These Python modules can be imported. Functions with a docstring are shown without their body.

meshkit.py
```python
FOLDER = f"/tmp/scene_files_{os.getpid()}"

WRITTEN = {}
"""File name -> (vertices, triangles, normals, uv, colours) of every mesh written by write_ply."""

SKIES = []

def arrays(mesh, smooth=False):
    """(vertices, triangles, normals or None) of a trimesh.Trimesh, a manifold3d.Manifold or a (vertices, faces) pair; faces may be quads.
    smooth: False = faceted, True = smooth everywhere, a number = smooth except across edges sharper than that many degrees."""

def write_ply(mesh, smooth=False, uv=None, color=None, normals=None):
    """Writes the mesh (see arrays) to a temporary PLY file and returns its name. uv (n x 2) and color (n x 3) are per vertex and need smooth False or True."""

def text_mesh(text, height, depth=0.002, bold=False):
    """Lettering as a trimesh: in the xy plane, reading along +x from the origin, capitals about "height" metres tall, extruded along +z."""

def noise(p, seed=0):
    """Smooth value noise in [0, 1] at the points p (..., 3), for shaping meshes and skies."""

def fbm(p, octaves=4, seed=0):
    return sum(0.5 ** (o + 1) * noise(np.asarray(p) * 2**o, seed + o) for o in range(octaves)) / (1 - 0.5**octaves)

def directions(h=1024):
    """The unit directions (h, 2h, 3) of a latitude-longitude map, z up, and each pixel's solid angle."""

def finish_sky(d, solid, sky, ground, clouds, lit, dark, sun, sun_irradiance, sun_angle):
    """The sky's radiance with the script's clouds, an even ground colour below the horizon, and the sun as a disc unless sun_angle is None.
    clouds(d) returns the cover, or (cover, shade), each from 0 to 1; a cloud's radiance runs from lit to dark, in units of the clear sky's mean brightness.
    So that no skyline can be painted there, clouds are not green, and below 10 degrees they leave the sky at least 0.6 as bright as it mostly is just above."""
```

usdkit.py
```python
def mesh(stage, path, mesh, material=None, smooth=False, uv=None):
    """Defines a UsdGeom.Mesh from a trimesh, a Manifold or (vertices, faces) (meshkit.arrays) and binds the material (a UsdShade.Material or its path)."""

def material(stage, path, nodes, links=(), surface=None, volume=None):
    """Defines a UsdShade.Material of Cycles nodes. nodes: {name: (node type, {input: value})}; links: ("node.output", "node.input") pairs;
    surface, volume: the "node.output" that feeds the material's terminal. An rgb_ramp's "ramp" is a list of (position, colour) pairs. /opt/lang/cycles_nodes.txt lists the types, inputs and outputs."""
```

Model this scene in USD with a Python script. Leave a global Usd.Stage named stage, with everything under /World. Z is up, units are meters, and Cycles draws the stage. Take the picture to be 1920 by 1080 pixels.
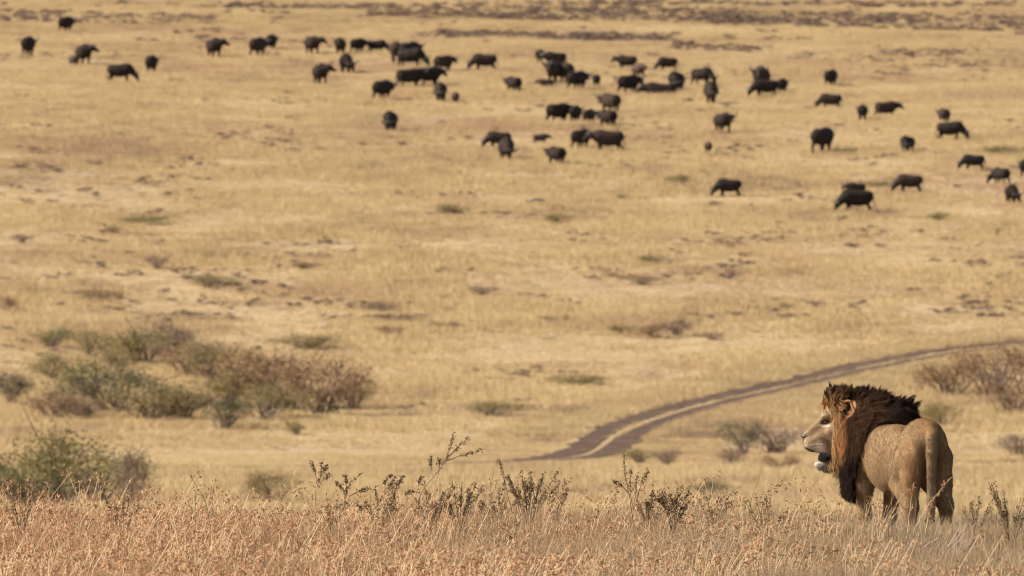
import math
import numpy as np
import trimesh, usdkit, meshkit
from pxr import Usd, UsdGeom, UsdLux, UsdShade, Gf, Sdf, Vt
from scipy.interpolate import PchipInterpolator

stage = Usd.Stage.CreateInMemory()
UsdGeom.SetStageUpAxis(stage, 'Z')
UsdGeom.Xform.Define(stage, '/World')
UsdGeom.Scope.Define(stage, '/World/Looks')

# ------------------------------------------------------------------ camera, sky, sun, exposure
CAMZ = 2.0                       # height of the lens above the ground the lion stands on
FPX = 1920 * 400 / 36.0          # focal length in photograph pixels
SUN = np.array([-0.86, -0.06, 0.64]); SUN /= np.linalg.norm(SUN)     # towards the sun
cam = UsdGeom.Camera.Define(stage, '/World/camera')
cam.CreateFocalLengthAttr(400.0)
cam.CreateHorizontalApertureAttr(36.0)
cam.CreateClippingRangeAttr(Gf.Vec2f(1.0, 20000.0))
cam.CreateFStopAttr(10.5)
cam.CreateFocusDistanceAttr(90.3)
cam.CreateExposureAttr(1.28)
cx = UsdGeom.Xformable(cam); cx.AddTranslateOp().Set(Gf.Vec3d(0, 0, CAMZ)); cx.AddRotateXOp().Set(90.0)

sky_mat = usdkit.material(stage, '/World/Looks/sky', {
    's': ('sky_texture', {'sky_type': 'single_scattering', 'sun_disc': False, 'sun_elevation': math.asin(SUN[2]),
                          'sun_rotation': math.atan2(SUN[0], SUN[1])}),
    'b': ('background_shader', {'strength': 0.05})}, [('s.color', 'b.color')], surface='b.background')
dome = UsdLux.DomeLight.Define(stage, '/World/sky')
UsdShade.MaterialBindingAPI.Apply(dome.GetPrim()).Bind(sky_mat)
sun = UsdLux.DistantLight.Define(stage, '/World/sun')
sun.CreateNormalizeAttr(True); sun.CreateIntensityAttr(1.25); sun.CreateAngleAttr(0.5); sun.CreateColorAttr(Gf.Vec3f(1.0, 0.93, 0.82))
zax = SUN; xax = np.cross([0, 0, 1], zax); xax /= np.linalg.norm(xax); yax = np.cross(zax, xax)
m = Gf.Matrix4d(*[float(c) for c in (*xax, 0, *yax, 0, *zax, 0, 0, 0, 0, 1)])
UsdGeom.Xformable(sun).AddTransformOp().Set(m)

# ------------------------------------------------------------------ helpers
R = np.random.default_rng(11)
taken = {}

def numbered(path):
    n = taken.get(path, -1) + 1
    taken[path] = n
    return path if n == 0 else f'{path}_{n:03d}'

def tag(prim, label=None, category=None, group=None, kind=None):
    p = prim.GetPrim()
    for k, v in (('label', label), ('category', category), ('group', group), ('kind', kind)):
        if v:
            p.SetCustomDataByKey(k, v)
    return p

def obj(name, mesh, mat, parent='/World', smooth=False):
    return usdkit.mesh(stage, numbered(f'{parent}/{name}'), mesh, mat, smooth)

def thing(name, loc, label, category, group=None, rotz=0.0, scale=None, ref=None):
    x = UsdGeom.Xform.Define(stage, numbered('/World/' + name))
    x.AddTranslateOp().Set(Gf.Vec3d(*[float(c) for c in loc]))
    if rotz or ref:
        x.AddRotateZOp().Set(float(rotz))
    if scale is not None:
        x.AddScaleOp().Set(Gf.Vec3f(*[float(c) for c in scale]))
    tag(x, label, category, group)
    if ref:
        x.GetPrim().GetReferences().AddInternalReference(ref); x.GetPrim().SetInstanceable(True)
    return x

class MB:
    """collects triangles"""
    def __init__(s): s.v, s.f, s.n = [], [], 0
    def add(s, v, f):
        v = np.asarray(v, float); s.v.append(v); s.f.append(np.asarray(f, int) + s.n); s.n += len(v)
    def tube(s, pts, rad, k=5):
        pts = np.asarray(pts, float); rad = np.broadcast_to(rad, len(pts))
        t = np.gradient(pts, axis=0); t /= np.linalg.norm(t, axis=1, keepdims=True) + 1e-12
        a = np.cross(t, [0.31, 0.91, 0.27]); a /= np.linalg.norm(a, axis=1, keepdims=True) + 1e-12
        b = np.cross(t, a); th = np.arange(k) / k * 2 * np.pi
        v = pts[:, None] + rad[:, None, None] * (np.cos(th)[None, :, None] * a[:, None] + np.sin(th)[None, :, None] * b[:, None])
        n = len(pts); f = []
        for i in range(n - 1):
            for j in range(k):
                p, q, r, w = i*k+j, i*k+(j+1) % k, (i+1)*k+(j+1) % k, (i+1)*k+j
                f += [(p, q, r), (p, r, w)]
        for j in range(1, k - 1):
            f += [(0, j+1, j), ((n-1)*k, (n-1)*k+j, (n-1)*k+j+1)]
        s.add(v.reshape(-1, 3), f)
    def get(s): return np.vstack(s.v), np.vstack(s.f)

# ------------------------------------------------------------------ the lie of the land
_prof = [(-6000, 1.0), (-300, 0.3), (0, 0.0), (50, 0.0), (91.5, 0.0), (97, -0.10), (103, -0.35), (115, -0.95), (150, -2.1), (250, -4.0)]
for py, d in [(930, 330), (895, 400), (850, 480), (800, 510), (740, 540), (640, 585), (560, 620), (480, 655), (380, 710),
              (265, 780), (190, 860), (117, 950), (60, 1040), (0, 1130)]:
    _prof.append((d, CAMZ + (540 - py) / FPX * d))
_prof += [(1300, 40), (1600, 55), (2500, 78), (4000, 90), (12000, 130)]
_pd, _pz = np.array(_prof).T
_P = PchipInterpolator(_pd, _pz)

def H(x, y):
    x, y = np.broadcast_arrays(np.asarray(x, float), np.asarray(y, float))
    far = np.clip((y - 300) / 150, 0, 1)
    q = np.stack([x / 21.0 + 7.3, y / 45.0, np.zeros_like(x)], -1)
    near = np.clip(1 - np.abs(y - 84) / 16, 0, 1)
    q2 = np.stack([x / 1.9 + 3.1, y / 3.0, np.ones_like(x)], -1)
    return _P(y) + far * 0.5 * (meshkit.fbm(q, 2, 5) - 0.5) + near * 0.20 * (meshkit.noise(q2, 9) - 0.5)

def at(px, py, dmin=300.0, dmax=1250.0):
    d = np.arange(dmin, dmax, 0.5)
    x = (px - 960) / FPX * d
    z = CAMZ + (540 - py) / FPX * d
    h = H(x, d)
    k = np.argmax(h >= z)
    if h[k] < z[k]:
        k = len(d) - 1
    return np.array([x[k], d[k], h[k]])

def near_at(px, d, sink=0.0):
    x = (px - 960) / FPX * d
    return np.array([x, d, float(H(x, d)) - sink])

# ------------------------------------------------------------------ materials
def lk(n): return '/World/Looks/' + n

def grass_mat(name, pale, mid, dark, scale, transl=0.25, isl=0.35, streak=1.0, fine=0.35, warm=None, patch=None, ramp=(0.30, 0.47, 0.62)):
    """colour varies from place to place and from blade to blade"""
    nodes = {
        'g': ('geometry', {}),
        'mp': ('mapping', {'scale': (1.0, streak, 1.0)}),
        'n1': ('noise_texture', {'scale': scale, 'detail': 5, 'roughness': 0.62}),
        'n2': ('noise_texture', {'scale': scale * 6.3, 'detail': 3, 'roughness': 0.6}),
        'mx': ('mix', {'mix_type': 'mix', 'fac': fine}),
        'r': ('rgb_ramp', {'ramp': [(ramp[0], dark), (ramp[1], mid), (ramp[2], pale), (0.9, pale)]}),
        'v': ('map_range', {'from_min': 0.0, 'from_max': 1.0, 'to_min': 1 - isl, 'to_max': 1 + isl}),
        'h': ('hsv', {'hue': 0.5, 'saturation': 1.0, 'fac': 1.0}),
        'p': ('principled_bsdf', {'roughness': 0.7, 'specular_ior_level': 0.18}),
        't': ('translucent_bsdf', {}), 'm': ('mix_closure', {'fac': transl})}
    links = [('g.position', 'mp.vector'), ('mp.vector', 'n1.vector'), ('mp.vector', 'n2.vector'), ('n1.color', 'mx.color1'), ('n2.color', 'mx.color2'),
             ('mx.color', 'r.fac'), ('g.random_per_island', 'v.value'), ('v.result', 'h.value')]
    last = 'r.color'
    if warm:      # a second tint that takes over from the right to the left of the bank
        x0, x1, col, amt = warm
        nodes |= {'sx': ('separate_xyz', {}), 'n3': ('noise_texture', {'scale': 0.9, 'detail': 3}), 'ms': ('math', {'math_type': 'multiply_add', 'value2': 5.0, 'value3': -2.5}),
                  'ad': ('math', {'math_type': 'add'}), 'wr': ('map_range', {'from_min': x0, 'from_max': x1, 'to_min': amt, 'to_max': 0.0, 'clamp': True}),
                  'wm': ('mix', {'mix_type': 'mix', 'color2': col})}
        links += [('g.position', 'sx.vector'), ('g.position', 'n3.vector'), ('n3.fac', 'ms.value1'), ('sx.x', 'ad.value1'), ('ms.value', 'ad.value2'),
                  ('ad.value', 'wr.value'), ('wr.result', 'wm.fac'), ('r.color', 'wm.color1')]
        last = 'wm.color'
    if patch:     # reddish patches of another grass
        nodes |= {'mp2': ('mapping', {'scale': (1.0, 0.5, 1.0), 'location': (31.0, 7.0, 0.0)}), 'n4': ('noise_texture', {'scale': 0.06, 'detail': 4, 'roughness': 0.6}),
                  'pr': ('map_range', {'from_min': 0.53, 'from_max': 0.68, 'to_min': 0.0, 'to_max': 0.7, 'clamp': True}), 'pm': ('mix', {'mix_type': 'mix', 'color2': patch})}
        links += [('g.position', 'mp2.vector'), ('mp2.vector', 'n4.vector'), ('n4.fac', 'pr.value'), ('pr.result', 'pm.fac'), (last, 'pm.color1')]
        last = 'pm.color'
    links += [(last, 'h.color'), ('h.color', 'p.base_color'), ('h.color', 't.color'), ('p.BSDF', 'm.closure1'), ('t.BSDF', 'm.closure2')]
    return usdkit.material(stage, lk(name), nodes, links, surface='m.closure')

def simple(name, col, rough=0.7, var=0.25, scale=30.0, spec=0.3, transl=0.0, bump=0.0, sheen=0.0):
    nodes = {'tc': ('texture_coordinate', {}), 'n': ('noise_texture', {'scale': scale, 'detail': 4, 'roughness': 0.6}),
             'v': ('map_range', {'from_min': 0.25, 'from_max': 0.75, 'to_min': 1 - var, 'to_max': 1 + var}),
             'h': ('hsv', {'color': col}), 'p': ('principled_bsdf', {'roughness': rough, 'specular_ior_level': spec, 'sheen_weight': sheen})}
    links = [('tc.object', 'n.vector'), ('n.fac', 'v.value'), ('v.result', 'h.value'), ('h.color', 'p.base_color')]
    out = 'p.BSDF'
    if bump:
        nodes['b'] = ('bump', {'strength': 0.6, 'distance': bump}); links += [('n.fac', 'b.height'), ('b.normal', 'p.normal')]
    if transl:
        nodes |= {'t': ('translucent_bsdf', {}), 'm': ('mix_closure', {'fac': transl})}
        links += [('h.color', 't.color'), ('p.BSDF', 'm.closure1'), ('t.BSDF', 'm.closure2')]; out = 'm.closure'
    return usdkit.material(stage, lk(name), nodes, links, surface=out)

M_ground = grass_mat('ground', (0.37, 0.27, 0.15), (0.32, 0.23, 0.13), (0.22, 0.15, 0.095), 0.09, 0.0, 0.0)
M_far = grass_mat('far_grass', (0.70, 0.525, 0.275), (0.615, 0.445, 0.235), (0.35, 0.235, 0.15), 0.07, 0.3, 0.28, streak=0.5, fine=0.5, patch=(0.54, 0.345, 0.21), ramp=(0.37, 0.47, 0.56))
M_near = grass_mat('near_grass', (0.62, 0.475, 0.29), (0.51, 0.36, 0.205), (0.33, 0.205, 0.125), 0.9, 0.3, 0.40, warm=(-5.0, 3.0, (0.60, 0.315, 0.15), 0.9))
M_oat = grass_mat('oat_heads', (0.68, 0.40, 0.22), (0.60, 0.31, 0.15), (0.38, 0.165, 0.08), 1.3, 0.3, 0.4)
M_dirt = usdkit.material(stage, lk('dirt'), {
    'g': ('geometry', {}), 'n': ('noise_texture', {'scale': 0.8, 'detail': 6, 'roughness': 0.65}),
    'r': ('rgb_ramp', {'ramp': [(0.3, (0.055, 0.033, 0.022)), (0.55, (0.085, 0.052, 0.034)), (0.75, (0.16, 0.10, 0.064))]}),
    'b': ('bump', {'strength': 0.7, 'distance': 0.08}), 'p': ('principled_bsdf', {'roughness': 0.9, 'specular_ior_level': 0.1})},
    [('g.position', 'n.vector'), ('n.fac', 'r.fac'), ('r.color', 'p.base_color'), ('n.fac', 'b.height'), ('b.normal', 'p.normal')], surface='p.BSDF')
M_leaf = {
    'black': simple('leaf_black', (0.034, 0.036, 0.022), 0.6, 0.4, 1.6, 0.2, 0.15),
    'green': simple('leaf_green', (0.150, 0.138, 0.046), 0.6, 0.45, 1.6, 0.25, 0.25),
    'dark': simple('leaf_dark', (0.080, 0.076, 0.034), 0.6, 0.4, 1.6, 0.25, 0.2),
    'olive': simple('leaf_olive', (0.21, 0.162, 0.066), 0.7, 0.4, 1.6, 0.2, 0.25),
    'brown': simple('leaf_brown', (0.22, 0.135, 0.070), 0.75, 0.4, 1.6, 0.2, 0.2),
    'grey': simple('leaf_grey', (0.18, 0.12, 0.085), 0.8, 0.4, 1.6, 0.15, 0.15)}
M_tuft = simple('scrub_tuft', (0.185, 0.125, 0.095), 0.8, 0.45, 0.7, 0.15, 0.2)
M_twig = simple('twig', (0.16, 0.11, 0.08), 0.8, 0.3, 4.0, 0.2)
M_weedstem = simple('weed_stem', (0.20, 0.13, 0.075), 0.8, 0.3, 9.0, 0.2)
M_weedleaf = simple('weed_leaf', (0.165, 0.112, 0.056), 0.7, 0.45, 20.0, 0.2, 0.2)
M_weedyellow = simple('weed_yellow', (0.42, 0.29, 0.06), 0.7, 0.4, 20.0, 0.2, 0.25)
M_deadtwig = simple('dead_twig', (0.30, 0.225, 0.185), 0.85, 0.3, 9.0, 0.15)
M_straw = simple('straw', (0.56, 0.43, 0.26), 0.7, 0.25, 9.0, 0.2, 0.2)
M_buff = simple('buffalo_hide', (0.0225, 0.016, 0.0135), 0.85, 0.45, 2.2, 0.06, bump=0.02)
M_buffbrown = simple('buffalo_hide_brown', (0.034, 0.0225, 0.018), 0.85, 0.4, 2.2, 0.06, bump=0.02)
M_calf = simple('calf_hide', (0.045, 0.023, 0.017), 0.75, 0.35, 2.2, 0.25)
M_horn = simple('horn', (0.035, 0.029, 0.026), 0.5, 0.3, 6.0, 0.4)

# ------------------------------------------------------------------ ground
xs = np.concatenate([-np.geomspace(5000, 68, 22), np.arange(-66, 66.1, 2.0), np.geomspace(68, 5000, 22)])
ys = np.concatenate([-np.geomspace(5000, 20, 14), np.arange(0, 60, 10.0), np.arange(60, 112, 0.6), np.arange(112, 1180, 3.0), np.geomspace(1184, 11000, 40)])
gx, gy = np.meshgrid(xs, ys)
gv = np.stack([gx, gy, H(gx, gy)], -1).reshape(-1, 3)
nx, ny = len(xs), len(ys)
ii = (np.arange(ny - 1)[:, None] * nx + np.arange(nx - 1)[None]).ravel()
gf = np.vstack([np.stack([ii, ii + 1, ii + nx + 1], 1), np.stack([ii, ii + nx + 1, ii + nx], 1)])
tag(obj('ground', (gv, gf), M_ground, smooth=True), kind='structure')

# dirt track: two wheel ruts
track_px = [(1990, 638), (1920, 646), (1800, 657), (1680, 678), (1560, 703), (1460, 727), (1370, 747), (1290, 767), (1225, 786), (1172, 806),
            (1138, 828), (1104, 850), (1040, 862), (940, 868), (820, 872), (680, 875), (540, 876), (400, 877), (260, 876)]
tp = np.array([at(a, b) for a, b in track_px])
s_ = np.concatenate([[0], np.cumsum(np.linalg.norm(np.diff(tp[:, :2], axis=0), axis=1))])
sx_, sy_ = PchipInterpolator(s_, tp[:, 0]), PchipInterpolator(s_, tp[:, 1])
ss = np.arange(0, s_[-1], 0.7)
tc = np.stack([sx_(ss), sy_(ss)], 1)
for _ in range(12):
    tc[1:-1] = (tc[:-2] + 2 * tc[1:-1] + tc[2:]) / 4
tt = np.gradient(tc, axis=0); tt /= np.linalg.norm(tt, axis=1, keepdims=True)
tn = np.stack([-tt[:, 1], tt[:, 0]], 1)
mb = MB()
for side in (-1, 1):
    wob = meshkit.noise(np.stack([ss / 5, ss * 0 + side, ss * 0], 1), 3) - 0.5
    cols = []
    for k, o in enumerate(np.linspace(-0.62, 0.62, 6)):
        e = 0.5 * (meshkit.noise(np.stack([ss / 2.1, ss * 0 + k, ss * 0 + side], 1), 4) - 0.5) if k == (5 if side > 0 else 0) else 0
        q = tc + tn * (side * 0.80 + o + 0.25 * wob + e)[:, None] if np.ndim(e) else tc + tn * (side * 0.80 + o + 0.25 * wob)[:, None]
        cols.append(np.column_stack([q, H(q[:, 0], q[:, 1]) + 0.03]))
    v = np.stack(cols, 1); n, c = v.shape[:2]
    i = (np.arange(n - 1)[:, None] * c + np.arange(c - 1)[None]).ravel()
    mb.add(v.reshape(-1, 3), np.vstack([np.stack([i, i + c, i + c + 1], 1), np.stack([i, i + c + 1, i + 1], 1)]))
tv, tf = mb.get()
nz = np.cross(tv[tf[:, 1]] - tv[tf[:, 0]], tv[tf[:, 2]] - tv[tf[:, 0]])[:, 2]
tf[nz < 0] = tf[nz < 0][:, ::-1]
tag(obj('dirt_track', (tv, tf), M_dirt, smooth=True), kind='structure')
from scipy.spatial import cKDTree
track_tree = cKDTree(tc)

def track_offset(x, y):
    d, k = track_tree.query(np.stack([x, y], 1))
    return np.where(d < 50, np.einsum('ij,ij->i', np.stack([x, y], 1) - tc[k], tn[k]), 1e3), d

# ------------------------------------------------------------------ grass
def blades(rng, n, size, h, w, lean, seg=1, tufts=None, spread=0.12):
    """n blades on a size x size patch; every blade an island of its own"""
    if tufts:
        c = (rng.random((tufts, 2)) - 0.5) * size
        k = rng.integers(0, tufts, n); base = c[k] + rng.normal(0, spread, (n, 2)) * 0.5
        out = (base - c[k]) / spread
        th = rng.uniform(0.6, 1.25, tufts)[k]
    else:
        base = (rng.random((n, 2)) - 0.5) * size; out = np.zeros((n, 2)); th = 1.0
    hh = h * rng.uniform(0.55, 1.25, n) * th
    dirn = rng.normal(0, 1, (n, 2)) * lean + out * lean * 0.8 + np.array([0.10, 0.0])
    yaw = rng.uniform(0, np.pi, n); side = np.stack([np.cos(yaw), np.sin(yaw), 0 * yaw], 1) * (w * rng.uniform(0.6, 1.3, n))[:, None] / 2
    b = np.column_stack([base, np.full(n, -0.03)])
    tip = b + np.column_stack([dirn * hh[:, None], hh])
    if seg == 1:
        v = np.stack([b - side, b + side, tip], 1).reshape(-1, 3)
        return v, np.arange(3 * n).reshape(-1, 3)
    mid = b + np.column_stack([dirn * hh[:, None] * 0.32, hh * 0.58])
    v = np.stack([b - side, b + side, mid + side * 0.7, mid - side * 0.7, tip], 1).reshape(-1, 3)
    o = np.arange(n)[:, None] * 5
    f = np.vstack([o + [0, 1, 2], o + [0, 2, 3], o + [3, 2, 4]])
    return v, f

def instancer(name, protos, mats, pos, idx, yaw, scale, tilt=None, **t):
    path = numbered('/World/' + name)
    pi = UsdGeom.PointInstancer.Define(stage, path)
    rel = pi.CreatePrototypesRel()
    for i, (p, mt) in enumerate(zip(protos, mats)):
        g = usdkit.mesh(stage, f'{path}/grass_patch_{i:03d}', p, mt)
        rel.AddTarget(g.GetPath())
    pi.CreateProtoIndicesAttr(Vt.IntArray.FromNumpy(np.asarray(idx, np.int32)))
    pi.CreatePositionsAttr(Vt.Vec3fArray.FromNumpy(np.asarray(pos, np.float32)))
    pi.CreateScalesAttr(Vt.Vec3fArray.FromNumpy(np.asarray(scale, np.float32)))
    qs = []
    for k, a in enumerate(yaw):
        q = Gf.Rotation(Gf.Vec3d(0, 0, 1), math.degrees(a)).GetQuat()
        if tilt is not None:
            q = Gf.Rotation(Gf.Vec3d(1, 0, 0), math.degrees(math.atan(tilt[k]))).GetQuat() * q
        qs.append(Gf.Quath(float(q.GetReal()), *[float(c) for c in q.GetImaginary()]))
    pi.CreateOrientationsAttr(Vt.QuathArray(qs))
    tag(pi, **t)
    return pi

def slope(x, y): return (H(x, y + 1.5) - H(x, y - 1.5)) / 3.0

# far hillside: 3 m patches, none on the track; smaller ones round the track
protos = [blades(np.random.default_rng(100 + i), 900, 3.2, 0.26, 0.035, 0.40, 1, 80, 0.16) for i in range(6)]
P_, T_ = [], []
y = 300.0
while y < 1175:
    hw = y * 0.0475 + 9
    x = np.arange(-hw, hw, 2.6) + R.uniform(0, 2.6)
    P_.append(np.stack([x + R.uniform(-.5, .5, len(x)), y + R.uniform(-.6, .6, len(x))], 1)); y += 2.6
P_ = np.vstack(P_)
off, dd = track_offset(P_[:, 0], P_[:, 1])
P_ = P_[dd > 4.2]
hn = meshkit.fbm(np.stack([P_[:, 0] / 6, P_[:, 1] / 13, P_[:, 0] * 0], 1), 3, 21)
sz = (0.25 + 1.35 * np.clip((hn - 0.28) / 0.45, 0, 1)) * np.where((dd[dd > 4.2] < 22) & (P_[:, 1] < 505), 0.35, 1.0)
instancer('hillside_grass', protos, [M_far] * 6, np.column_stack([P_, H(P_[:, 0], P_[:, 1])]), R.integers(0, 6, len(P_)), R.uniform(0, 6.28, len(P_)),
          np.column_stack([np.ones(len(P_)), np.ones(len(P_)), sz]), slope(P_[:, 0], P_[:, 1]), label='dry straw coloured grass covering the far hillside', category='grass', kind='stuff')
protos = [blades(np.random.default_rng(200 + i), 40, 0.6, 0.25, 0.035, 0.35, 1, 5, 0.12) for i in range(5)]
n = 30000
k = R.integers(0, len(tc), n)
Q = tc[k] + R.uniform(-5.6, 5.6, (n, 2))
off, dd = track_offset(Q[:, 0], Q[:, 1])
o = np.abs(off)
keep = (dd < 5.4) & ((o > 1.55 + 0.3 * R.random(n)) | ((o < 0.15) & (R.random(n) < 0.35)))
Q, o = Q[keep], o[keep]
instancer('trackside_grass', protos, [M_far] * 5, np.column_stack([Q, H(Q[:, 0], Q[:, 1])]), R.integers(0, 5, len(Q)), R.uniform(0, 6.28, len(Q)),
          np.column_stack([np.ones((len(Q), 2)), np.where(o < 0.5, 0.35, R.uniform(0.6, 1.1, len(Q))) * np.where(Q[:, 1] < 500, 0.35, 1.0)]), slope(Q[:, 0], Q[:, 1]),
          label='dry grass along both edges and the middle strip of the dirt track', category='grass', kind='stuff')

# foreground bank
protos = [blades(np.random.default_rng(300 + i), 1500, 1.1, 0.21, 0.0055, 0.34, 2, 60, 0.10) for i in range(5)]
P_ = np.array([(x + R.uniform(-.3, .3), y + R.uniform(-.3, .3)) for y in np.arange(71, 97, 0.8) for x in np.arange(-5.2, 5.3, 0.8)])
hn = meshkit.fbm(np.stack([P_[:, 0] / 1.1, P_[:, 1] / 1.6, P_[:, 0] * 0], 1), 3, 33)
instancer('foreground_grass', protos, [M_near] * 5, np.column_stack([P_, H(P_[:, 0], P_[:, 1])]), R.integers(0, 5, len(P_)), R.uniform(0, 6.28, len(P_)),
          np.column_stack([np.ones((len(P_), 2)), 0.02 + 1.45 * hn]), label='dry straw and orange grass on the near bank around the lion', category='grass', kind='stuff')

def oat_patch(rng, n, size=1.1):
    """thin stalks with nodding heads of rusty spikelets: (stalks, heads)"""
    st, hd = MB(), MB()
    for _ in range(n):
        b = np.array([*(rng.random(2) - 0.5) * size, -0.03]); h = rng.uniform(0.14, 0.30) if rng.random() > 0.14 else rng.uniform(0.30, 0.52)
        l = rng.normal(0, 0.22, 2) + [0.12, 0]
        tip = b + [l[0] * h, l[1] * h, h]; mid = b + [l[0] * h * .35, l[1] * h * .35, h * .55]
        nod = tip + [rng.normal(0.02, .03), rng.normal(0, .03), 0.02]
        st.tube([b, mid, tip, nod], [0.0022, 0.0019, 0.0014, 0.001], 3)
        for q in range(rng.integers(5, 11)):
            c = tip + (nod - tip) * rng.random() + rng.normal(0, 0.022, 3) - [0, 0, rng.uniform(0, .05)]
            d = rng.normal(0, 1, 3) + [0.3, 0, -0.5]; d /= np.linalg.norm(d)
            s = np.cross(d, rng.normal(0, 1, 3)); s /= np.linalg.norm(s)
            L, w = rng.uniform(0.012, 0.026), rng.uniform(0.004, 0.007)
            hd.add([c - d * L, c + s * w, c + d * L, c - s * w], [(0, 1, 2), (0, 2, 3)])
    return st.get(), hd.get()
op = [oat_patch(np.random.default_rng(400 + i), 48) for i in range(4)]
for which, (nm, mt, lb) in enumerate([('oat_grass_stalks', M_straw, 'thin straw stalks of the seeding grass on the near bank'),
                                      ('oat_grass_heads', M_oat, 'rusty orange seed heads of the grass on the near bank')]):
    rr = np.random.default_rng(55)
    P_ = np.array([(x + rr.uniform(-.4, .4), y + rr.uniform(-.4, .4)) for y in np.arange(71, 96, 0.95) for x in np.arange(-5.2, 5.3, 0.95)])
    hn = meshkit.fbm(np.stack([P_[:, 0] / 1.3, P_[:, 1] / 2.2, P_[:, 0] * 0], 1), 2, 44) - 0.06 * P_[:, 0]
    ok = hn > rr.uniform(0.36, 0.72, len(P_))
    P_ = P_[ok]; s = rr.uniform(0.7, 1.1, len(P_))
    instancer(nm, [o[which] for o in op], [mt] * 4, np.column_stack([P_, H(P_[:, 0], P_[:, 1])]), rr.integers(0, 4, len(P_)), rr.uniform(-0.5, 0.5, len(P_)),
              np.column_stack([s, s, s]), label=lb, category='grass', kind='stuff')

# uneven clumps of taller pale stalks
protos = [blades(np.random.default_rng(500 + i), 34, 0.30, 0.40, 0.0045, 0.16, 2, 3, 0.10) for i in range(4)]
rr = np.random.default_rng(66)
P_ = []
for (x0, x1, d0, d1, n) in ((780, 1030, 83, 91, 70), (560, 800, 83, 91, 22), (1130, 1560, 82, 92, 34), (0, 560, 82, 92, 36), (1600, 1720, 83, 87, 12), (1780, 1920, 83, 90, 10), (0, 1920, 75, 82, 40)):
    dd_ = rr.uniform(d0, d1, n); P_.append(np.column_stack([(rr.uniform(x0, x1, n) - 960) / FPX * dd_, dd_]))
P_ = np.vstack(P_); s_ = rr.uniform(0.45, 1.15, len(P_)) * np.where((P_[:, 0] < 0.35) & (P_[:, 0] > -0.9), 1.3, 1.0)
instancer('tall_grass', protos, [M_near] * 4, np.column_stack([P_, H(P_[:, 0], P_[:, 1])]), rr.integers(0, 4, len(P_)), rr.uniform(-0.6, 0.6, len(P_)),
          np.column_stack([s_ * 0 + 1, s_ * 0 + 1, s_]), label='clumps of taller pale stalks sticking up from the near bank', category='grass', kind='stuff')

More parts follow.
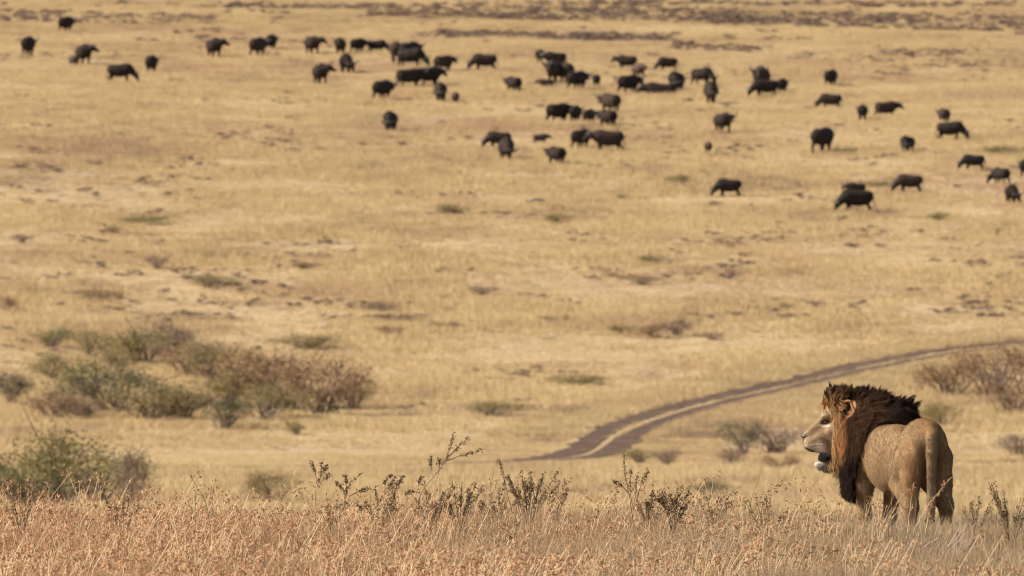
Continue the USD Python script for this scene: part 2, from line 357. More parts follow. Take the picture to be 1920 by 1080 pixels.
# ------------------------------------------------------------------ implicit shapes
class Field:
    def __init__(s, lo, hi, h):
        s.h, s.lo = h, np.array(lo, float)
        s.n = np.ceil((np.array(hi) - lo) / h).astype(int) + 1
        s.ax = [s.lo[i] + h * np.arange(s.n[i]) for i in range(3)]
        s.D = np.full(s.n, 1.0, np.float32)
    def prim(s, fn, lo, hi, k, op='u'):
        m = k + 3 * s.h
        a = np.clip(np.floor((np.asarray(lo) - m - s.lo) / s.h).astype(int), 0, s.n - 1)
        b = np.clip(np.ceil((np.asarray(hi) + m - s.lo) / s.h).astype(int) + 1, 1, s.n)
        sl = tuple(slice(i, j) for i, j in zip(a, b))
        p = np.stack(np.meshgrid(*[s.ax[i][sl[i]] for i in range(3)], indexing='ij'), -1)
        d = fn(p).astype(np.float32); o = s.D[sl]
        if op == 's':
            d = -d; hh = np.clip(0.5 - 0.5 * (o - d) / k, 0, 1); s.D[sl] = o * (1 - hh) + d * hh + k * hh * (1 - hh)
        else:
            hh = np.clip(0.5 + 0.5 * (o - d) / k, 0, 1); s.D[sl] = o * (1 - hh) + d * hh - k * hh * (1 - hh)
    def cone(s, a, b, r1, r2, k=0.05, op='u'):
        a, b = np.asarray(a, float), np.asarray(b, float); r = max(r1, r2)
        s.prim(lambda p: rcone(p, a, b, r1, r2), np.minimum(a, b) - r, np.maximum(a, b) + r, k, op)
    def ell(s, c, r, k=0.05, rot=None, op='u'):
        c, r = np.asarray(c, float), np.asarray(r, float); m = r.max() if rot is not None else r
        s.prim(lambda p: ellip(p, c, r, rot), c - m, c + m, k, op)
    def mesh(s):
        """naive surface nets"""
        D = s.D; I = D < 0
        c = np.stack([I[i:I.shape[0]-1+i, j:I.shape[1]-1+j, l:I.shape[2]-1+l] for i in (0, 1) for j in (0, 1) for l in (0, 1)])
        cnt = c.sum(0); act = (cnt > 0) & (cnt < 8)
        ids = np.full(act.shape, -1); ids[act] = np.arange(act.sum())
        cell = np.argwhere(act)
        val = np.stack([D[cell[:, 0]+i, cell[:, 1]+j, cell[:, 2]+l] for i in (0, 1) for j in (0, 1) for l in (0, 1)], 1)
        cor = np.array([(i, j, l) for i in (0, 1) for j in (0, 1) for l in (0, 1)], float)
        acc = np.zeros((len(cell), 3)); w = np.zeros(len(cell))
        for a in range(8):
            for b in range(a + 1, 8):
                if np.abs(cor[a] - cor[b]).sum() == 1:
                    x = (val[:, a] < 0) != (val[:, b] < 0)
                    t = np.where(x, val[:, a] / np.where(x, val[:, a] - val[:, b], 1), 0)
                    acc += np.where(x[:, None], cor[a] + t[:, None] * (cor[b] - cor[a]), 0); w += x
        V = s.lo + s.h * (cell + acc / w[:, None])
        F = []
        for ax in range(3):
            u, v = [(1, 2), (2, 0), (0, 1)][ax]
            sa = [slice(None)] * 3; sb = [slice(None)] * 3
            sa[ax] = slice(0, -1); sb[ax] = slice(1, None)
            A, B = I[tuple(sa)], I[tuple(sb)]
            e = np.argwhere(A != B)
            e = e[(e[:, u] > 0) & (e[:, v] > 0) & (e[:, u] < I.shape[u] - 1) & (e[:, v] < I.shape[v] - 1)]
            du, dv = np.eye(3, dtype=int)[u], np.eye(3, dtype=int)[v]
            q = [ids[tuple((e - o).T)] for o in (0 * du, du, du + dv, dv)]
            q = np.stack(q, 1); flip = ~A[tuple(e.T)]
            q[flip] = q[flip][:, ::-1]
            F.append(q)
        F = np.vstack(F)
        F = F[(F >= 0).all(1)]
        return V, np.vstack([F[:, [0, 1, 2]], F[:, [0, 2, 3]]])
    def value(s, p):
        from scipy.ndimage import map_coordinates
        return map_coordinates(s.D, ((np.asarray(p) - s.lo) / s.h).T, order=1, mode='nearest')
    def normal(s, p):
        e = s.h
        g = np.stack([s.value(p + d) - s.value(p - d) for d in np.eye(3) * e], 1)
        return g / (np.linalg.norm(g, axis=1, keepdims=True) + 1e-9)

def rcone(p, a, b, r1, r2):
    ba = b - a; h = np.clip(((p - a) @ ba) / max(ba @ ba, 1e-9), 0, 1)
    return np.linalg.norm(p - a - h[..., None] * ba, axis=-1) - (r1 + (r2 - r1) * h)

def ellip(p, c, r, rot=None):
    q = p - c
    if rot is not None:
        q = q @ rot          # columns of rot are the ellipsoid's axes
    k0 = np.linalg.norm(q / r, axis=-1); k1 = np.linalg.norm(q / (r * r), axis=-1)
    return k0 * (k0 - 1) / np.maximum(k1, 1e-6)

# ------------------------------------------------------------------ the lion
LION = np.array([(1730 - 960) / FPX * 90.0, 90.0, 0.0]); LION[2] = -0.01
YAW = math.radians(21)
SY, CY = math.sin(YAW), math.cos(YAW)
BROT = np.array([[-SY, -CY, 0], [CY, -SY, 0], [0, 0, 1.0]])        # columns: forward, left, up
def B(X, Y, Z): return BROT @ np.array([X, Y, Z], float)
PXM = 237.0
V0 = 1.10                                                         # depth of the head's middle
def hp(px, py, dv=0.0): return np.array([(px - 960) / FPX * (90 + V0) - LION[0], V0 + dv, CAMZ + (540 - py) / FPX * (90 + V0) - LION[2]])

F = Field((-1.10, -0.50, -0.02), (0.34, 1.48, 1.32), 0.009)
mane_shapes = []
def mane(px, py, dv, r, k=0.05):
    c = hp(px, py, dv); mane_shapes.append((c, np.array(r))); F.ell(c, r, k)
# trunk
F.ell(B(-0.03, 0, 0.79), (0.21, 0.158, 0.175), 0.05, BROT)
F.cone(B(0.02, 0, 0.78), B(0.50, 0, 0.72), 0.155, 0.180, 0.07)
F.ell(B(0.60, 0, 0.64), (0.36, 0.195, 0.260), 0.07, BROT)
F.cone(B(0.55, 0, 0.72), B(0.97, 0, 0.73), 0.18, 0.18, 0.07)
F.ell(B(0.30, 0, 0.58), (0.30, 0.15, 0.15), 0.08, BROT)
F.ell(B(-0.02, 0, 0.86), (0.20, 0.10, 0.10), 0.06, BROT)
for s in (-1, 1):
    F.ell(B(0.93, s * 0.130, 0.72), (0.16, 0.082, 0.25), 0.05, BROT)
    F.ell(B(-0.01, s * 0.110, 0.64), (0.185, 0.078, 0.24), 0.04, BROT)
    F.cone(B(0.0, s * 0.125, 0.66), B(0.14, s * 0.140, 0.47), 0.115, 0.078, 0.05)
    F.cone(B(-0.09, s * 0.115, 0.66), B(-0.06, s * 0.14, 0.46), 0.09, 0.062, 0.05)
    F.cone(B(0.13, s * 0.140, 0.46), B(-0.11, s * 0.15, 0.28), 0.080, 0.054, 0.04)
    F.cone(B(-0.08, s * 0.135, 0.50), B(-0.12, s * 0.15, 0.30), 0.075, 0.048, 0.04)
    F.cone(B(-0.12, s * 0.15, 0.30), B(-0.10, s * 0.15, 0.07), 0.050, 0.043, 0.03)
    F.cone(B(-0.10, s * 0.15, 0.05), B(0.02, s * 0.15, 0.04), 0.050, 0.046, 0.03)
    F.cone(B(0.96, s * 0.130, 0.64), B(0.90, s * 0.125, 0.44), 0.105, 0.076, 0.05)
    F.cone(B(0.90, s * 0.125, 0.44), B(0.93, s * 0.11, 0.19), 0.072, 0.050, 0.04)
    F.cone(B(0.93, s * 0.11, 0.19), B(0.95, s * 0.11, 0.07), 0.048, 0.046, 0.03)
    F.cone(B(0.95, s * 0.11, 0.05), B(1.05, s * 0.11, 0.04), 0.053, 0.046, 0.03)
F.ell(B(0.93, 0, 0.88), (0.17, 0.10, 0.09), 0.07, BROT)
F.ell(B(1.06, 0, 0.64), (0.13, 0.14, 0.20), 0.07, BROT)
# groove between the buttocks, hollow of the flank, shoulder blade edge
F.ell(B(-0.25, 0, 0.60), (0.09, 0.026, 0.28), 0.05, BROT, op='s')
for s in (-1, 1):
    F.ell(B(0.25, s * 0.255, 0.70), (0.11, 0.075, 0.20), 0.08, BROT, op='s')
    F.ell(B(0.70, s * 0.262, 0.72), (0.05, 0.060, 0.22), 0.06, BROT, op='s')
# neck and mane mass
F.cone(B(0.98, 0, 0.83), hp(1600, 798, -0.02), 0.155, 0.13, 0.07)
mane(1572, 754, 0.0, (0.095, 0.115, 0.070)); mane(1612, 776, -0.02, (0.13, 0.17, 0.15)); mane(1642, 772, -0.12, (0.13, 0.15, 0.11)); mane(1682, 780, -0.20, (0.10, 0.11, 0.105))
mane(1598, 832, -0.08, (0.085, 0.21, 0.19)); mane(1621, 806, -0.16, (0.10, 0.20, 0.14)); mane(1598, 878, -0.08, (0.060, 0.18, 0.15)); mane(1600, 912, -0.05, (0.032, 0.10, 0.09))
# tail
tail = [B(-0.14, 0.0, 0.90), B(-0.245, 0.02, 0.83), B(-0.285, 0.045, 0.70), B(-0.30, 0.05, 0.52), B(-0.295, 0.05, 0.34), B(-0.285, 0.06, 0.17)]
for (a, b, r1, r2) in zip(tail[:-1], tail[1:], (0.060, 0.054, 0.044, 0.037, 0.033), (0.054, 0.044, 0.037, 0.033, 0.030)):
    F.cone(a, b, r1, r2, 0.016)
# head
F.ell(hp(1586, 788), (0.145, 0.122, 0.135), 0.03)
F.ell(hp(1574, 816), (0.115, 0.120, 0.120), 0.04)
F.cone(hp(1562, 808), hp(1526, 828), 0.098, 0.062, 0.03)
F.cone(hp(1556, 782), hp(1514, 816), 0.062, 0.036, 0.03)
F.ell(hp(1519, 829), (0.052, 0.056, 0.062), 0.02)
F.cone(hp(1562, 774), hp(1551, 775), 0.066, 0.054, 0.03)
for s in (-1, 1):
    F.ell(hp(1524, 834, s * 0.036), (0.072, 0.044, 0.056), 0.02)
    F.ell(hp(1540, 838, s * 0.050), (0.060, 0.038, 0.052), 0.02)
    F.ell(hp(1549, 780, s * 0.066), (0.040, 0.030, 0.020), 0.03)
    F.ell(hp(1544, 792, s * 0.106), (0.026, 0.026, 0.017), 0.02, op='s')
    F.ell(hp(1560, 808, s * 0.080), (0.050, 0.032, 0.035), 0.02)
    # ears
    c = hp(1589, 764, s * 0.128)
    F.ell(c, (0.055, 0.034, 0.066), 0.012)
    F.ell(c + np.array([-0.010, s * 0.034, 0.006]), (0.036, 0.034, 0.046), 0.010, op='s')
F.cone(hp(1578, 828), hp(1552, 846), 0.095, 0.050, 0.03)
F.cone(hp(1580, 853), hp(1548, 872), 0.066, 0.034, 0.03)
F.ell(hp(1538, 871), (0.050, 0.040, 0.034), 0.04)
F.ell(hp(1535, 857), (0.056, 0.062, 0.020), 0.008, op='s')
LV, LF_ = F.mesh()
lm = trimesh.Trimesh(LV, LF_, process=False)
trimesh.smoothing.filter_taubin(lm, iterations=4)
LV = np.array(lm.vertices)

def to_px(p):
    s = FPX / (90 + p[:, 1]); return 960 + (p[:, 0] + LION[0]) * s, 540 - (p[:, 2] + LION[2] - CAMZ) * s
px, py = to_px(LV)
dmane = np.min([ellip(LV, c, r) for c, r in mane_shapes], axis=0)
dv = LV[:, 1] - V0
nz1 = meshkit.fbm(LV * 9, 3, 1); nz2 = meshkit.fbm(LV * 60, 2, 2)
def mixc(c, col, w):
    w = np.clip(w, 0, 1)[:, None]; return c * (1 - w) + np.array(col) * w
def blob(x, y, rx, ry, soft=0.5):
    q = np.sqrt(((px - x) / rx) ** 2 + ((py - y) / ry) ** 2); return np.clip((1 + soft - q) / soft, 0, 1)
XL = LV @ BROT[:, 0]; YL = LV @ BROT[:, 1]; ZL = LV[:, 2]
coat = np.tile(np.array([0.190, 0.122, 0.064]), (len(LV), 1))
coat = mixc(coat, (0.15, 0.075, 0.032), np.clip((ZL - 0.80) / 0.16, 0, 1) * np.clip((0.7 - np.abs(XL)) / 0.3, 0, 1) * np.clip(1 - np.abs(YL) / 0.10, 0, 1) * 0.8)
coat = mixc(coat, (0.25, 0.165, 0.09), np.clip((0.56 - ZL) / 0.2, 0, 1) * np.clip((0.10 - np.abs(YL)) / 0.06, 0, 1))
coat = mixc(coat, (0.22, 0.14, 0.075), np.clip((0.40 - ZL) / 0.25, 0, 1) * 0.7)
nz3 = meshkit.fbm(LV * 3.5 + 9, 3, 6)
coat = mixc(coat, (0.125, 0.09, 0.06), (XL < -0.24) * np.clip((0.75 - ZL) / 0.3, 0, 1) * 0.7)
coat = mixc(coat, (0.10, 0.062, 0.034), np.clip((nz3 - 0.50) * 3, 0, 0.55))
rear = (LV[:, 1] < 0.35).astype(float)
coat = mixc(coat, (0.24, 0.115, 0.045), rear * blob(1708, 885, 13, 38, 0.8) * 0.35)
coat = mixc(coat, (0.20, 0.095, 0.038), rear * blob(1738, 797, 15, 13, 0.8) * 0.4)
coat *= (0.68 + 0.64 * nz1)[:, None] * (0.88 + 0.24 * nz2)[:, None]
import shapely
FPOLY = shapely.Polygon([(1560, 764), (1568, 793), (1561, 839), (1559, 864), (1568, 896), (1700, 960), (1700, 700), (1547, 735)])
def shapely_in(x, y): return shapely.contains_xy(FPOLY, x, y)
headz = (px < 1600) & (py < 895) & (LV[:, 1] > 0.80)
face = headz & ~shapely_in(px, py)
hd = np.where(face, 1.0, 0.0)
coat = mixc(coat, (0.27, 0.185, 0.11), hd * 0.8)
coat = mixc(coat, (0.22, 0.14, 0.078), hd * blob(1530, 795, 16, 14) * 0.7)
coat = mixc(coat, (0.38, 0.30, 0.20), hd * blob(1528, 838, 16, 7) * 0.8)
for yy in (830, 836, 842):
    coat = mixc(coat, (0.20, 0.115, 0.06), hd * np.clip(1 - np.abs(py - yy - (1530 - px) * 0.08) / 1.5, 0, 1) * blob(1532, yy, 13, 3) * 0.8)
coat = mixc(coat, (0.37, 0.325, 0.26), hd * blob(1534, 875, 8, 8, 0.9))
coat = mixc(coat, (0.52, 0.43, 0.31), hd * blob(1545, 798, 9, 2.5) * 0.7)
coat = mixc(coat, (0.40, 0.31, 0.21), hd * blob(1546, 780, 9, 3) * 0.3)
coat = mixc(coat, (0.03, 0.02, 0.015), hd * blob(1546, 791.5, 7.5, 4.2))
coat = mixc(coat, (0.05, 0.03, 0.02), hd * np.clip(1 - np.abs((py - 792) + (px - 1546) * 0.9) / 2.2, 0, 1) * blob(1541, 797, 6, 7) * 0.8)
coat = mixc(coat, (0.025, 0.016, 0.013), hd * blob(1543, 857, 14, 8, 0.25))
coat = mixc(coat, (0.03, 0.02, 0.016), hd * np.clip(1 - np.abs(py - 846 + (1524 - px) * 0.45) / 3.0, 0, 1) * blob(1520, 845, 17, 10, 0.3))
# mane skin
import shapely
MPOLY = shapely.Polygon([(1547, 742), (1577, 730), (1630, 730), (1672, 735), (1705, 748), (1722, 786), (1697, 801), (1664, 783), (1634, 803), (1614, 840),
                         (1606, 880), (1601, 922), (1588, 926), (1568, 896), (1559, 864), (1561, 839), (1568, 793), (1560, 764)])
lmN = F.normal(LV)
jx, jy = px + 8 * (meshkit.noise(LV * 40, 7) - 0.5), py + 8 * (meshkit.noise(LV * 40, 8) - 0.5)
inm = shapely.contains_xy(MPOLY, jx, jy) & (LV[:, 1] > 0.66)
earl = np.minimum(np.linalg.norm(LV - hp(1589, 764, -0.128), axis=1), np.linalg.norm(LV - hp(1589, 764, 0.128), axis=1))
hairy = (inm | (dmane < 0.004)) & (earl > 0.068)
mw = hairy.astype(float)
rust = np.clip((1603 - px) / 12, 0, 1)
mc = np.array([0.030, 0.017, 0.011]) * (1 - rust[:, None]) + np.array([0.22, 0.095, 0.032]) * rust[:, None]
coat = coat * (1 - mw[:, None]) + mc * mw[:, None]
ear = np.minimum(np.linalg.norm((LV - hp(1589, 764, -0.128)) / 1.12, axis=1), np.linalg.norm((LV - hp(1589, 764, 0.128)) / 1.12, axis=1))
er = np.clip((0.070 - ear) / 0.01, 0, 1) * (np.abs(dv) > 0.095)
coat = mixc(coat, (0.33, 0.165, 0.07), er)
coat = mixc(coat, (0.045, 0.025, 0.015), er * blob(1587, 766, 8, 11, 0.3) * (np.abs(dv) < 0.150))
coat = np.clip(coat, 0.004, 0.9)

M_coat = usdkit.material(stage, lk('lion_coat'), {
    'a': ('attribute', {'attribute': 'coat'}), 'tc': ('texture_coordinate', {}), 'mp': ('mapping', {'scale': (1, 1, 0.28)}),
    'n': ('noise_texture', {'scale': 95, 'detail': 4, 'roughness': 0.65}), 'v': ('map_range', {'from_min': 0.3, 'from_max': 0.7, 'to_min': 0.82, 'to_max': 1.18}),
    'h': ('hsv', {}), 'b': ('bump', {'strength': 0.2, 'distance': 0.003}),
    'p': ('principled_bsdf', {'roughness': 0.8, 'specular_ior_level': 0.04})},
    [('a.color', 'h.color'), ('tc.object', 'mp.vector'), ('mp.vector', 'n.vector'), ('n.fac', 'v.value'), ('v.result', 'h.value'), ('h.color', 'p.base_color'),
     ('n.fac', 'b.height'), ('b.normal', 'p.normal')], surface='p.BSDF')
lion = thing('lion', LION, 'male lion with dark windblown mane standing in dry grass, head turned left, mouth open', 'lion')
lp = str(lion.GetPath())
body = obj('body', (LV, lm.faces), M_coat, lp, smooth=True)
UsdGeom.PrimvarsAPI(body).CreatePrimvar('coat', Sdf.ValueTypeNames.Color3fArray, 'vertex').Set(Vt.Vec3fArray.FromNumpy(coat.astype(np.float32)))

def surf_depth(x, y):
    """nearest point of the body under a spot of the near side of the head"""
    for d in np.arange(-0.30, 0.2, 0.004):
        p = hp(x, y, d)
        if F.value(p[None])[0] < 0:
            return p
    return hp(x, y, 0)
M_black = simple('lion_black', (0.012, 0.009, 0.008), 0.25, 0.2, 60, 0.5)
M_nose = simple('lion_nose', (0.045, 0.024, 0.02), 0.4, 0.3, 60, 0.4)
M_eye = simple('lion_eye', (0.16, 0.075, 0.012), 0.08, 0.2, 60, 0.6)
def ico(c, r, sub=3, rot=None):
    s = trimesh.creation.icosphere(sub); v = s.vertices * r
    if rot is not None: v = v @ rot.T
    return v + c, s.faces
n3 = [ico(hp(1513.5, 818), (0.048, 0.040, 0.023)), ico(hp(1513.5, 824), (0.036, 0.028, 0.028))]
nm = MB(); [nm.add(*q) for q in n3]
obj('nose', nm.get(), M_nose, lp, True)
e = surf_depth(1548, 791.5)
for s in (-1, 1):
    c = e.copy(); c[1] = V0 + s * abs(e[1] - V0)
    c[1] -= s * 0.006
    ey = obj('eye', ico(c, (0.0155,) * 3), M_eye, lp, True)
    obj('pupil', ico(c + np.array([-0.005, s * 0.0105, 0.001]), (0.0075,) * 3, 2), M_black, str(ey.GetPath()), True)
obj('mouth', ico(hp(1544, 859), (0.046, 0.056, 0.044)), M_black, lp, True)
tm = MB()
rr = np.random.default_rng(77)

# hair: curves rooted on the skin, each strand with its own colour
M_hair = usdkit.material(stage, lk('hair'), {'a': ('attribute', {'attribute': 'coat'}), 'p': ('principled_bsdf', {'roughness': 0.8, 'specular_ior_level': 0.03})},
                         [('a.color', 'p.base_color')], surface='p.BSDF')
def curves(name, strands, col, w0, w1):
    n = len(strands); k = strands.shape[1]
    c = UsdGeom.BasisCurves.Define(stage, numbered(lp + '/' + name))
    c.CreateTypeAttr('linear'); c.CreateWrapAttr('nonperiodic')
    c.CreatePointsAttr(Vt.Vec3fArray.FromNumpy(strands.reshape(-1, 3).astype(np.float32)))
    c.CreateCurveVertexCountsAttr(Vt.IntArray.FromNumpy(np.full(n, k, np.int32)))
    w = np.tile(np.linspace(w0, w1, k), n); c.CreateWidthsAttr(Vt.FloatArray.FromNumpy(w.astype(np.float32))); c.SetWidthsInterpolation('vertex')
    UsdGeom.PrimvarsAPI(c).CreatePrimvar('coat', Sdf.ValueTypeNames.Color3fArray, 'vertex').Set(Vt.Vec3fArray.FromNumpy(np.repeat(col, k, 0).astype(np.float32)))
    UsdShade.MaterialBindingAPI.Apply(c.GetPrim()).Bind(M_hair)
    return c
def grow(roots, nrm, flow, length, rng, amt=0.6, k=6, lift=0.35, droop=0.0, wild=0.12, clear=0.030):
    """strands from roots, first along the normal then along the flow, gathered into locks"""
    n = len(roots)
    d = flow / np.linalg.norm(flow, axis=1, keepdims=True) + nrm * lift + rng.normal(0, wild, (n, 3)); d /= np.linalg.norm(d, axis=1, keepdims=True)
    t = np.linspace(0, 1, k)[None, :, None]
    L = (length * rng.uniform(0.45, 1.2, n))[:, None, None]
    pts = roots[:, None] - nrm[:, None] * 0.006 + (nrm[:, None] * (t - t * t) * 0.7 * lift + d[:, None] * t) * L
    pts[:, :, 2] -= (droop * t[..., 0] ** 2) * L[..., 0]
    g = rng.choice(n, max(4, int(n / 16)), replace=False)
    _, a = cKDTree(roots[g]).query(roots)
    pull = pts[g][a] - pts
    pts = pts + pull * (t ** 1.3) * amt * rng.uniform(0.3, 1.2, n)[:, None, None]
    pts += np.cumsum(rng.normal(0, 0.0028, pts.shape), axis=1) * t
    want = (t[..., 0] * clear * rng.uniform(0.3, 1.3, (n, 1)))            # never back into the skin
    for _ in range(3):
        q = pts[:, 1:].reshape(-1, 3); d = F.value(q); w = want[:, 1:].ravel()
        pts[:, 1:] = (q + F.normal(q) * np.clip(w - d, 0, 0.08)[:, None]).reshape(n, k - 1, 3)
    return pts
rg = np.random.default_rng(5)
RUST, BROWN, BLACK, TAN = np.array([0.30, 0.140, 0.052]), np.array([0.042, 0.022, 0.0115]), np.array([0.020, 0.012, 0.009]), np.array([0.20, 0.128, 0.067])
def mane_colour(ix):
    """rust round the face, brown behind the ear, black at the crest, the hump and the chest"""
    x = px[ix] + rg.normal(0, 4, len(ix)); y = py[ix] + rg.normal(0, 4, len(ix))
    lim = np.where(y < 775, 1590, 1584 - (y - 775) * 0.08)
    a = np.clip((x - lim) / 10, 0, 1)[:, None]; b = np.clip(np.maximum((x - 1648) / 14, np.maximum((y - 840) / 20, (753 - y) / 8)) , 0, 1)
    b = np.maximum(b, np.clip((x - lim - 4) / 16, 0, 1) * np.clip((y - 832) / 14, 0, 1))
    b = np.where((x < lim) & (y < 892) & (y > 753), b * 0.15, b)[:, None]
    gold = np.clip((1577 - x) / 12, 0, 1)[:, None]; c = (RUST * (1 - gold) + np.array([0.35, 0.20, 0.09]) * gold) * (1 - a) + BROWN * a
    c = c * (1 - b) + BLACK * b
    return c * rg.uniform(0.6, 1.5, (len(ix), 1))
mask = np.where(hairy & (earl > 0.080) & (lmN[:, 1] < 0.6))[0]
ix = rg.choice(mask, 17000)
top = np.clip((768 - py[ix]) / 25, 0, 1)[:, None]; fc = np.clip((1598 - px[ix]) / 20, 0, 1)[:, None]; low = np.clip((py[ix] - 850) / 40, 0, 1)
lw = np.clip((py[ix] - 815) / 40, 0, 1)[:, None]
side = (np.array([0.62, -0.10, -0.70]) * (1 - lw) + np.array([-0.05, -0.08, -1.0]) * lw) * (1 - fc) + np.array([0.20, -0.05, -0.95]) * fc
fl = side * (1 - top) + np.array([0.45, 0, 0.75]) * top
curves('mane', grow(LV[ix], lmN[ix], fl, (0.12 + 0.03 * low) * (1 - 0.5 * np.clip((py[ix] - 895) / 30, 0, 1)) * (1 - 0.25 * top[:, 0]), rg, amt=0.75, lift=0.32, wild=0.2), mane_colour(ix), 0.0052, 0.0012)
# dark crest: ragged tufts standing up along the top
cr = np.where(hairy & (lmN[:, 2] > 0.30) & (py < 800) & (px > 1546))[0]
st_, cl_ = [], []
for q in range(120):
    x0 = rg.uniform(1549, 1717)
    c_ = cr[np.abs(px[cr] - x0) < 3]
    if not len(c_): continue
    c_ = c_[py[c_] < py[c_].min() + 14]; v0 = rg.choice(c_); n = 26
    o = LV[v0] + rg.normal(0, 1, (n, 3)) * [0.013, 0.020, 0.006] - [0, 0, 0.01]
    dr = np.array([0.12 + np.clip((x0 - 1610) / 130, -0.45, 0.75) + rg.normal(0, 0.22), rg.normal(0, 0.25), 1.0]); dr /= np.linalg.norm(dr)
    L = rg.uniform(0.045, 0.125) if rg.random() < 0.6 else rg.uniform(0.03, 0.07)
    tip = LV[v0] + dr * L + rg.normal(0, 0.006, (n, 3)) - dr * (L * 0.45 * rg.random(n) ** 2)[:, None]
    t = np.linspace(0, 1, 6)[None, :, None]; bend = np.array([rg.uniform(0.0, 0.03), 0, 0])
    st_.append(o[:, None] * (1 - t) + tip[:, None] * t + bend * t * t)
    cl_.append((BLACK * (1 - (w_ := rg.random() ** 3 * 0.7)) + BROWN * w_) * rg.uniform(0.6, 1.4, (n, 1)))
curves('mane', np.vstack(st_), np.vstack(cl_), 0.0055, 0.0010)
# forehead tuft, dark at the tips
fr = np.where((px > 1541) & (px < 1588) & (py > 738) & (py < 768) & (LV[:, 1] > 0.9) & (lmN[:, 1] < 0.5) & (ear > 0.07))[0]
ix = rg.choice(fr, 1500); fl = np.tile(np.array([0.45, 0.0, 0.7]), (len(ix), 1))
dk = np.clip((rg.random(len(ix)) - 0.72) / 0.05, 0, 1)[:, None]
curves('mane', grow(LV[ix], lmN[ix], fl, 0.055 + 0.03 * dk[:, 0], rg, amt=0.75, lift=0.25, wild=0.3), (RUST * (1 - dk) + BROWN * dk) * rg.uniform(0.6, 1.4, (len(ix), 1)), 0.0055, 0.0012)
# cheek ruff, and shoulder hair running into the mane
ck = np.where((px > 1560) & (px < 1590) & (py > 782) & (py < 885) & (LV[:, 1] < V0 - 0.02) & (LV[:, 1] > 0.8))[0]
ix = rg.choice(ck, 1700); fl = np.tile(np.array([0.22, -0.15, -0.9]), (len(ix), 1))
edge = np.clip((1574 - px[ix]) / 10, 0, 1)[:, None]
curves('mane', grow(LV[ix], lmN[ix], fl, 0.085 - 0.03 * edge[:, 0], rg, amt=0.6, lift=0.25), (RUST * (1 - edge) + np.array([0.33, 0.20, 0.10]) * edge) * rg.uniform(0.65, 1.35, (len(ix), 1)), 0.005, 0.0012)
mixz = np.where(~hairy & (dmane < 0.045) & (px > 1600) & (py > 782) & (py < 920) & (lmN[:, 1] < 0.2))[0]
ix = rg.choice(mixz, 1700); fl = np.tile(np.array([0.55, -0.05, -0.55]), (len(ix), 1)); w_ = rg.random((len(ix), 1)) * np.clip(1 - dmane[ix] / 0.05, 0, 1)[:, None]
curves('mane', grow(LV[ix], lmN[ix], fl, 0.045 + 0.05 * rg.random(len(ix)), rg, amt=0.55, lift=0.22, clear=0.018, wild=0.25), (TAN * (1 - w_) + BROWN * w_) * rg.uniform(0.6, 1.3, (len(ix), 1)), 0.0045, 0.0010)
jw = np.where((px > 1530) & (px < 1566) & (py > 862) & (py < 892) & (LV[:, 1] > 0.9) & (lmN[:, 2] < 0.1) & (lmN[:, 1] < 0.5))[0]
ix = rg.choice(jw, 900); fl = np.tile(np.array([0.25, 0, -1.0]), (len(ix), 1)); w_ = np.clip((px[ix] - 1540) / 14, 0, 1)[:, None]
curves('fur', grow(LV[ix], lmN[ix], fl, 0.018 + 0.035 * w_[:, 0], rg, amt=0.5, lift=0.15, clear=0.006, wild=0.25), (np.array([0.36, 0.315, 0.25]) * (1 - w_) + np.array([0.25, 0.15, 0.075]) * w_) * rg.uniform(0.7, 1.2, (len(ix), 1)), 0.0035, 0.001)
sh = np.where(~hairy & (dmane < 0.07) & (px > 1612) & (py > 782) & (py < 935) & (lmN[:, 1] < 0.2))[0]
ix = rg.choice(sh, 1800); fl = np.tile(np.array([0.35, -0.05, -0.65]), (len(ix), 1))
curves('fur', grow(LV[ix], lmN[ix], fl, 0.05 * np.ones(len(ix)), rg, amt=0.4, lift=0.2, clear=0.015), TAN * rg.uniform(0.7, 1.25, (len(ix), 1)), 0.0045, 0.0012)
# short coat all over
bd = np.where(~hairy & (lmN[:, 1] < 0.7) & ~((px < 1562) & (py > 740) & (py < 890) & (LV[:, 1] > 0.8)) & (er < 0.2))[0]
ix = rg.choice(bd, 42000); fl = BROT @ np.array([-0.75, 0, -0.6]); fl = np.tile(fl, (len(ix), 1))
curves('fur', grow(LV[ix], lmN[ix], fl, 0.020 + 0.012 * np.clip((0.55 - ZL[ix]) / 0.1, 0, 1), rg, amt=0.25, lift=0.15, k=3, clear=0.005), coat[ix] * rg.uniform(0.92, 1.12, (len(ix), 1)), 0.0020, 0.0008)
fc = np.where(face & (px < 1566) & (lmN[:, 1] < 0.5))[0]
ix = rg.choice(fc, 5000); fl = np.tile(np.array([0.9, 0, -0.25]), (len(ix), 1))
curves('fur', grow(LV[ix], lmN[ix], fl, 0.010 + 0.012 * (py[ix] > 862), rg, amt=0.2, lift=0.15, k=3, clear=0.003), coat[ix] * rg.uniform(0.8, 1.3, (len(ix), 1)), 0.0018, 0.0006)
# tail tuft and whiskers
tr = tail[-1] + rg.normal(0, 0.014, (500, 3)); fl = np.tile([0, 0, -1.0], (500, 1)); nn = rg.normal(0, 1, (500, 3)); nn /= np.linalg.norm(nn, axis=1, keepdims=True)
curves('tail_tuft', grow(tr, nn, fl, 0.12 * np.ones(500), rg, amt=0.4, lift=0.25), np.tile(BLACK, (500, 1)), 0.005, 0.0012)
wk = []
for yy in (830, 835, 840):
    for xx in (1524, 1530, 1536):
        p0 = surf_depth(xx, yy); t = np.linspace(0, 1, 6)[:, None]
        wk.append(p0 + t * np.array([0.03, -0.09, -0.02]) + t * t * np.array([0.05, 0, -0.05]))
curves('whisker', np.array(wk), np.tile([0.5, 0.45, 0.38], (len(wk), 1)), 0.0009, 0.0004)

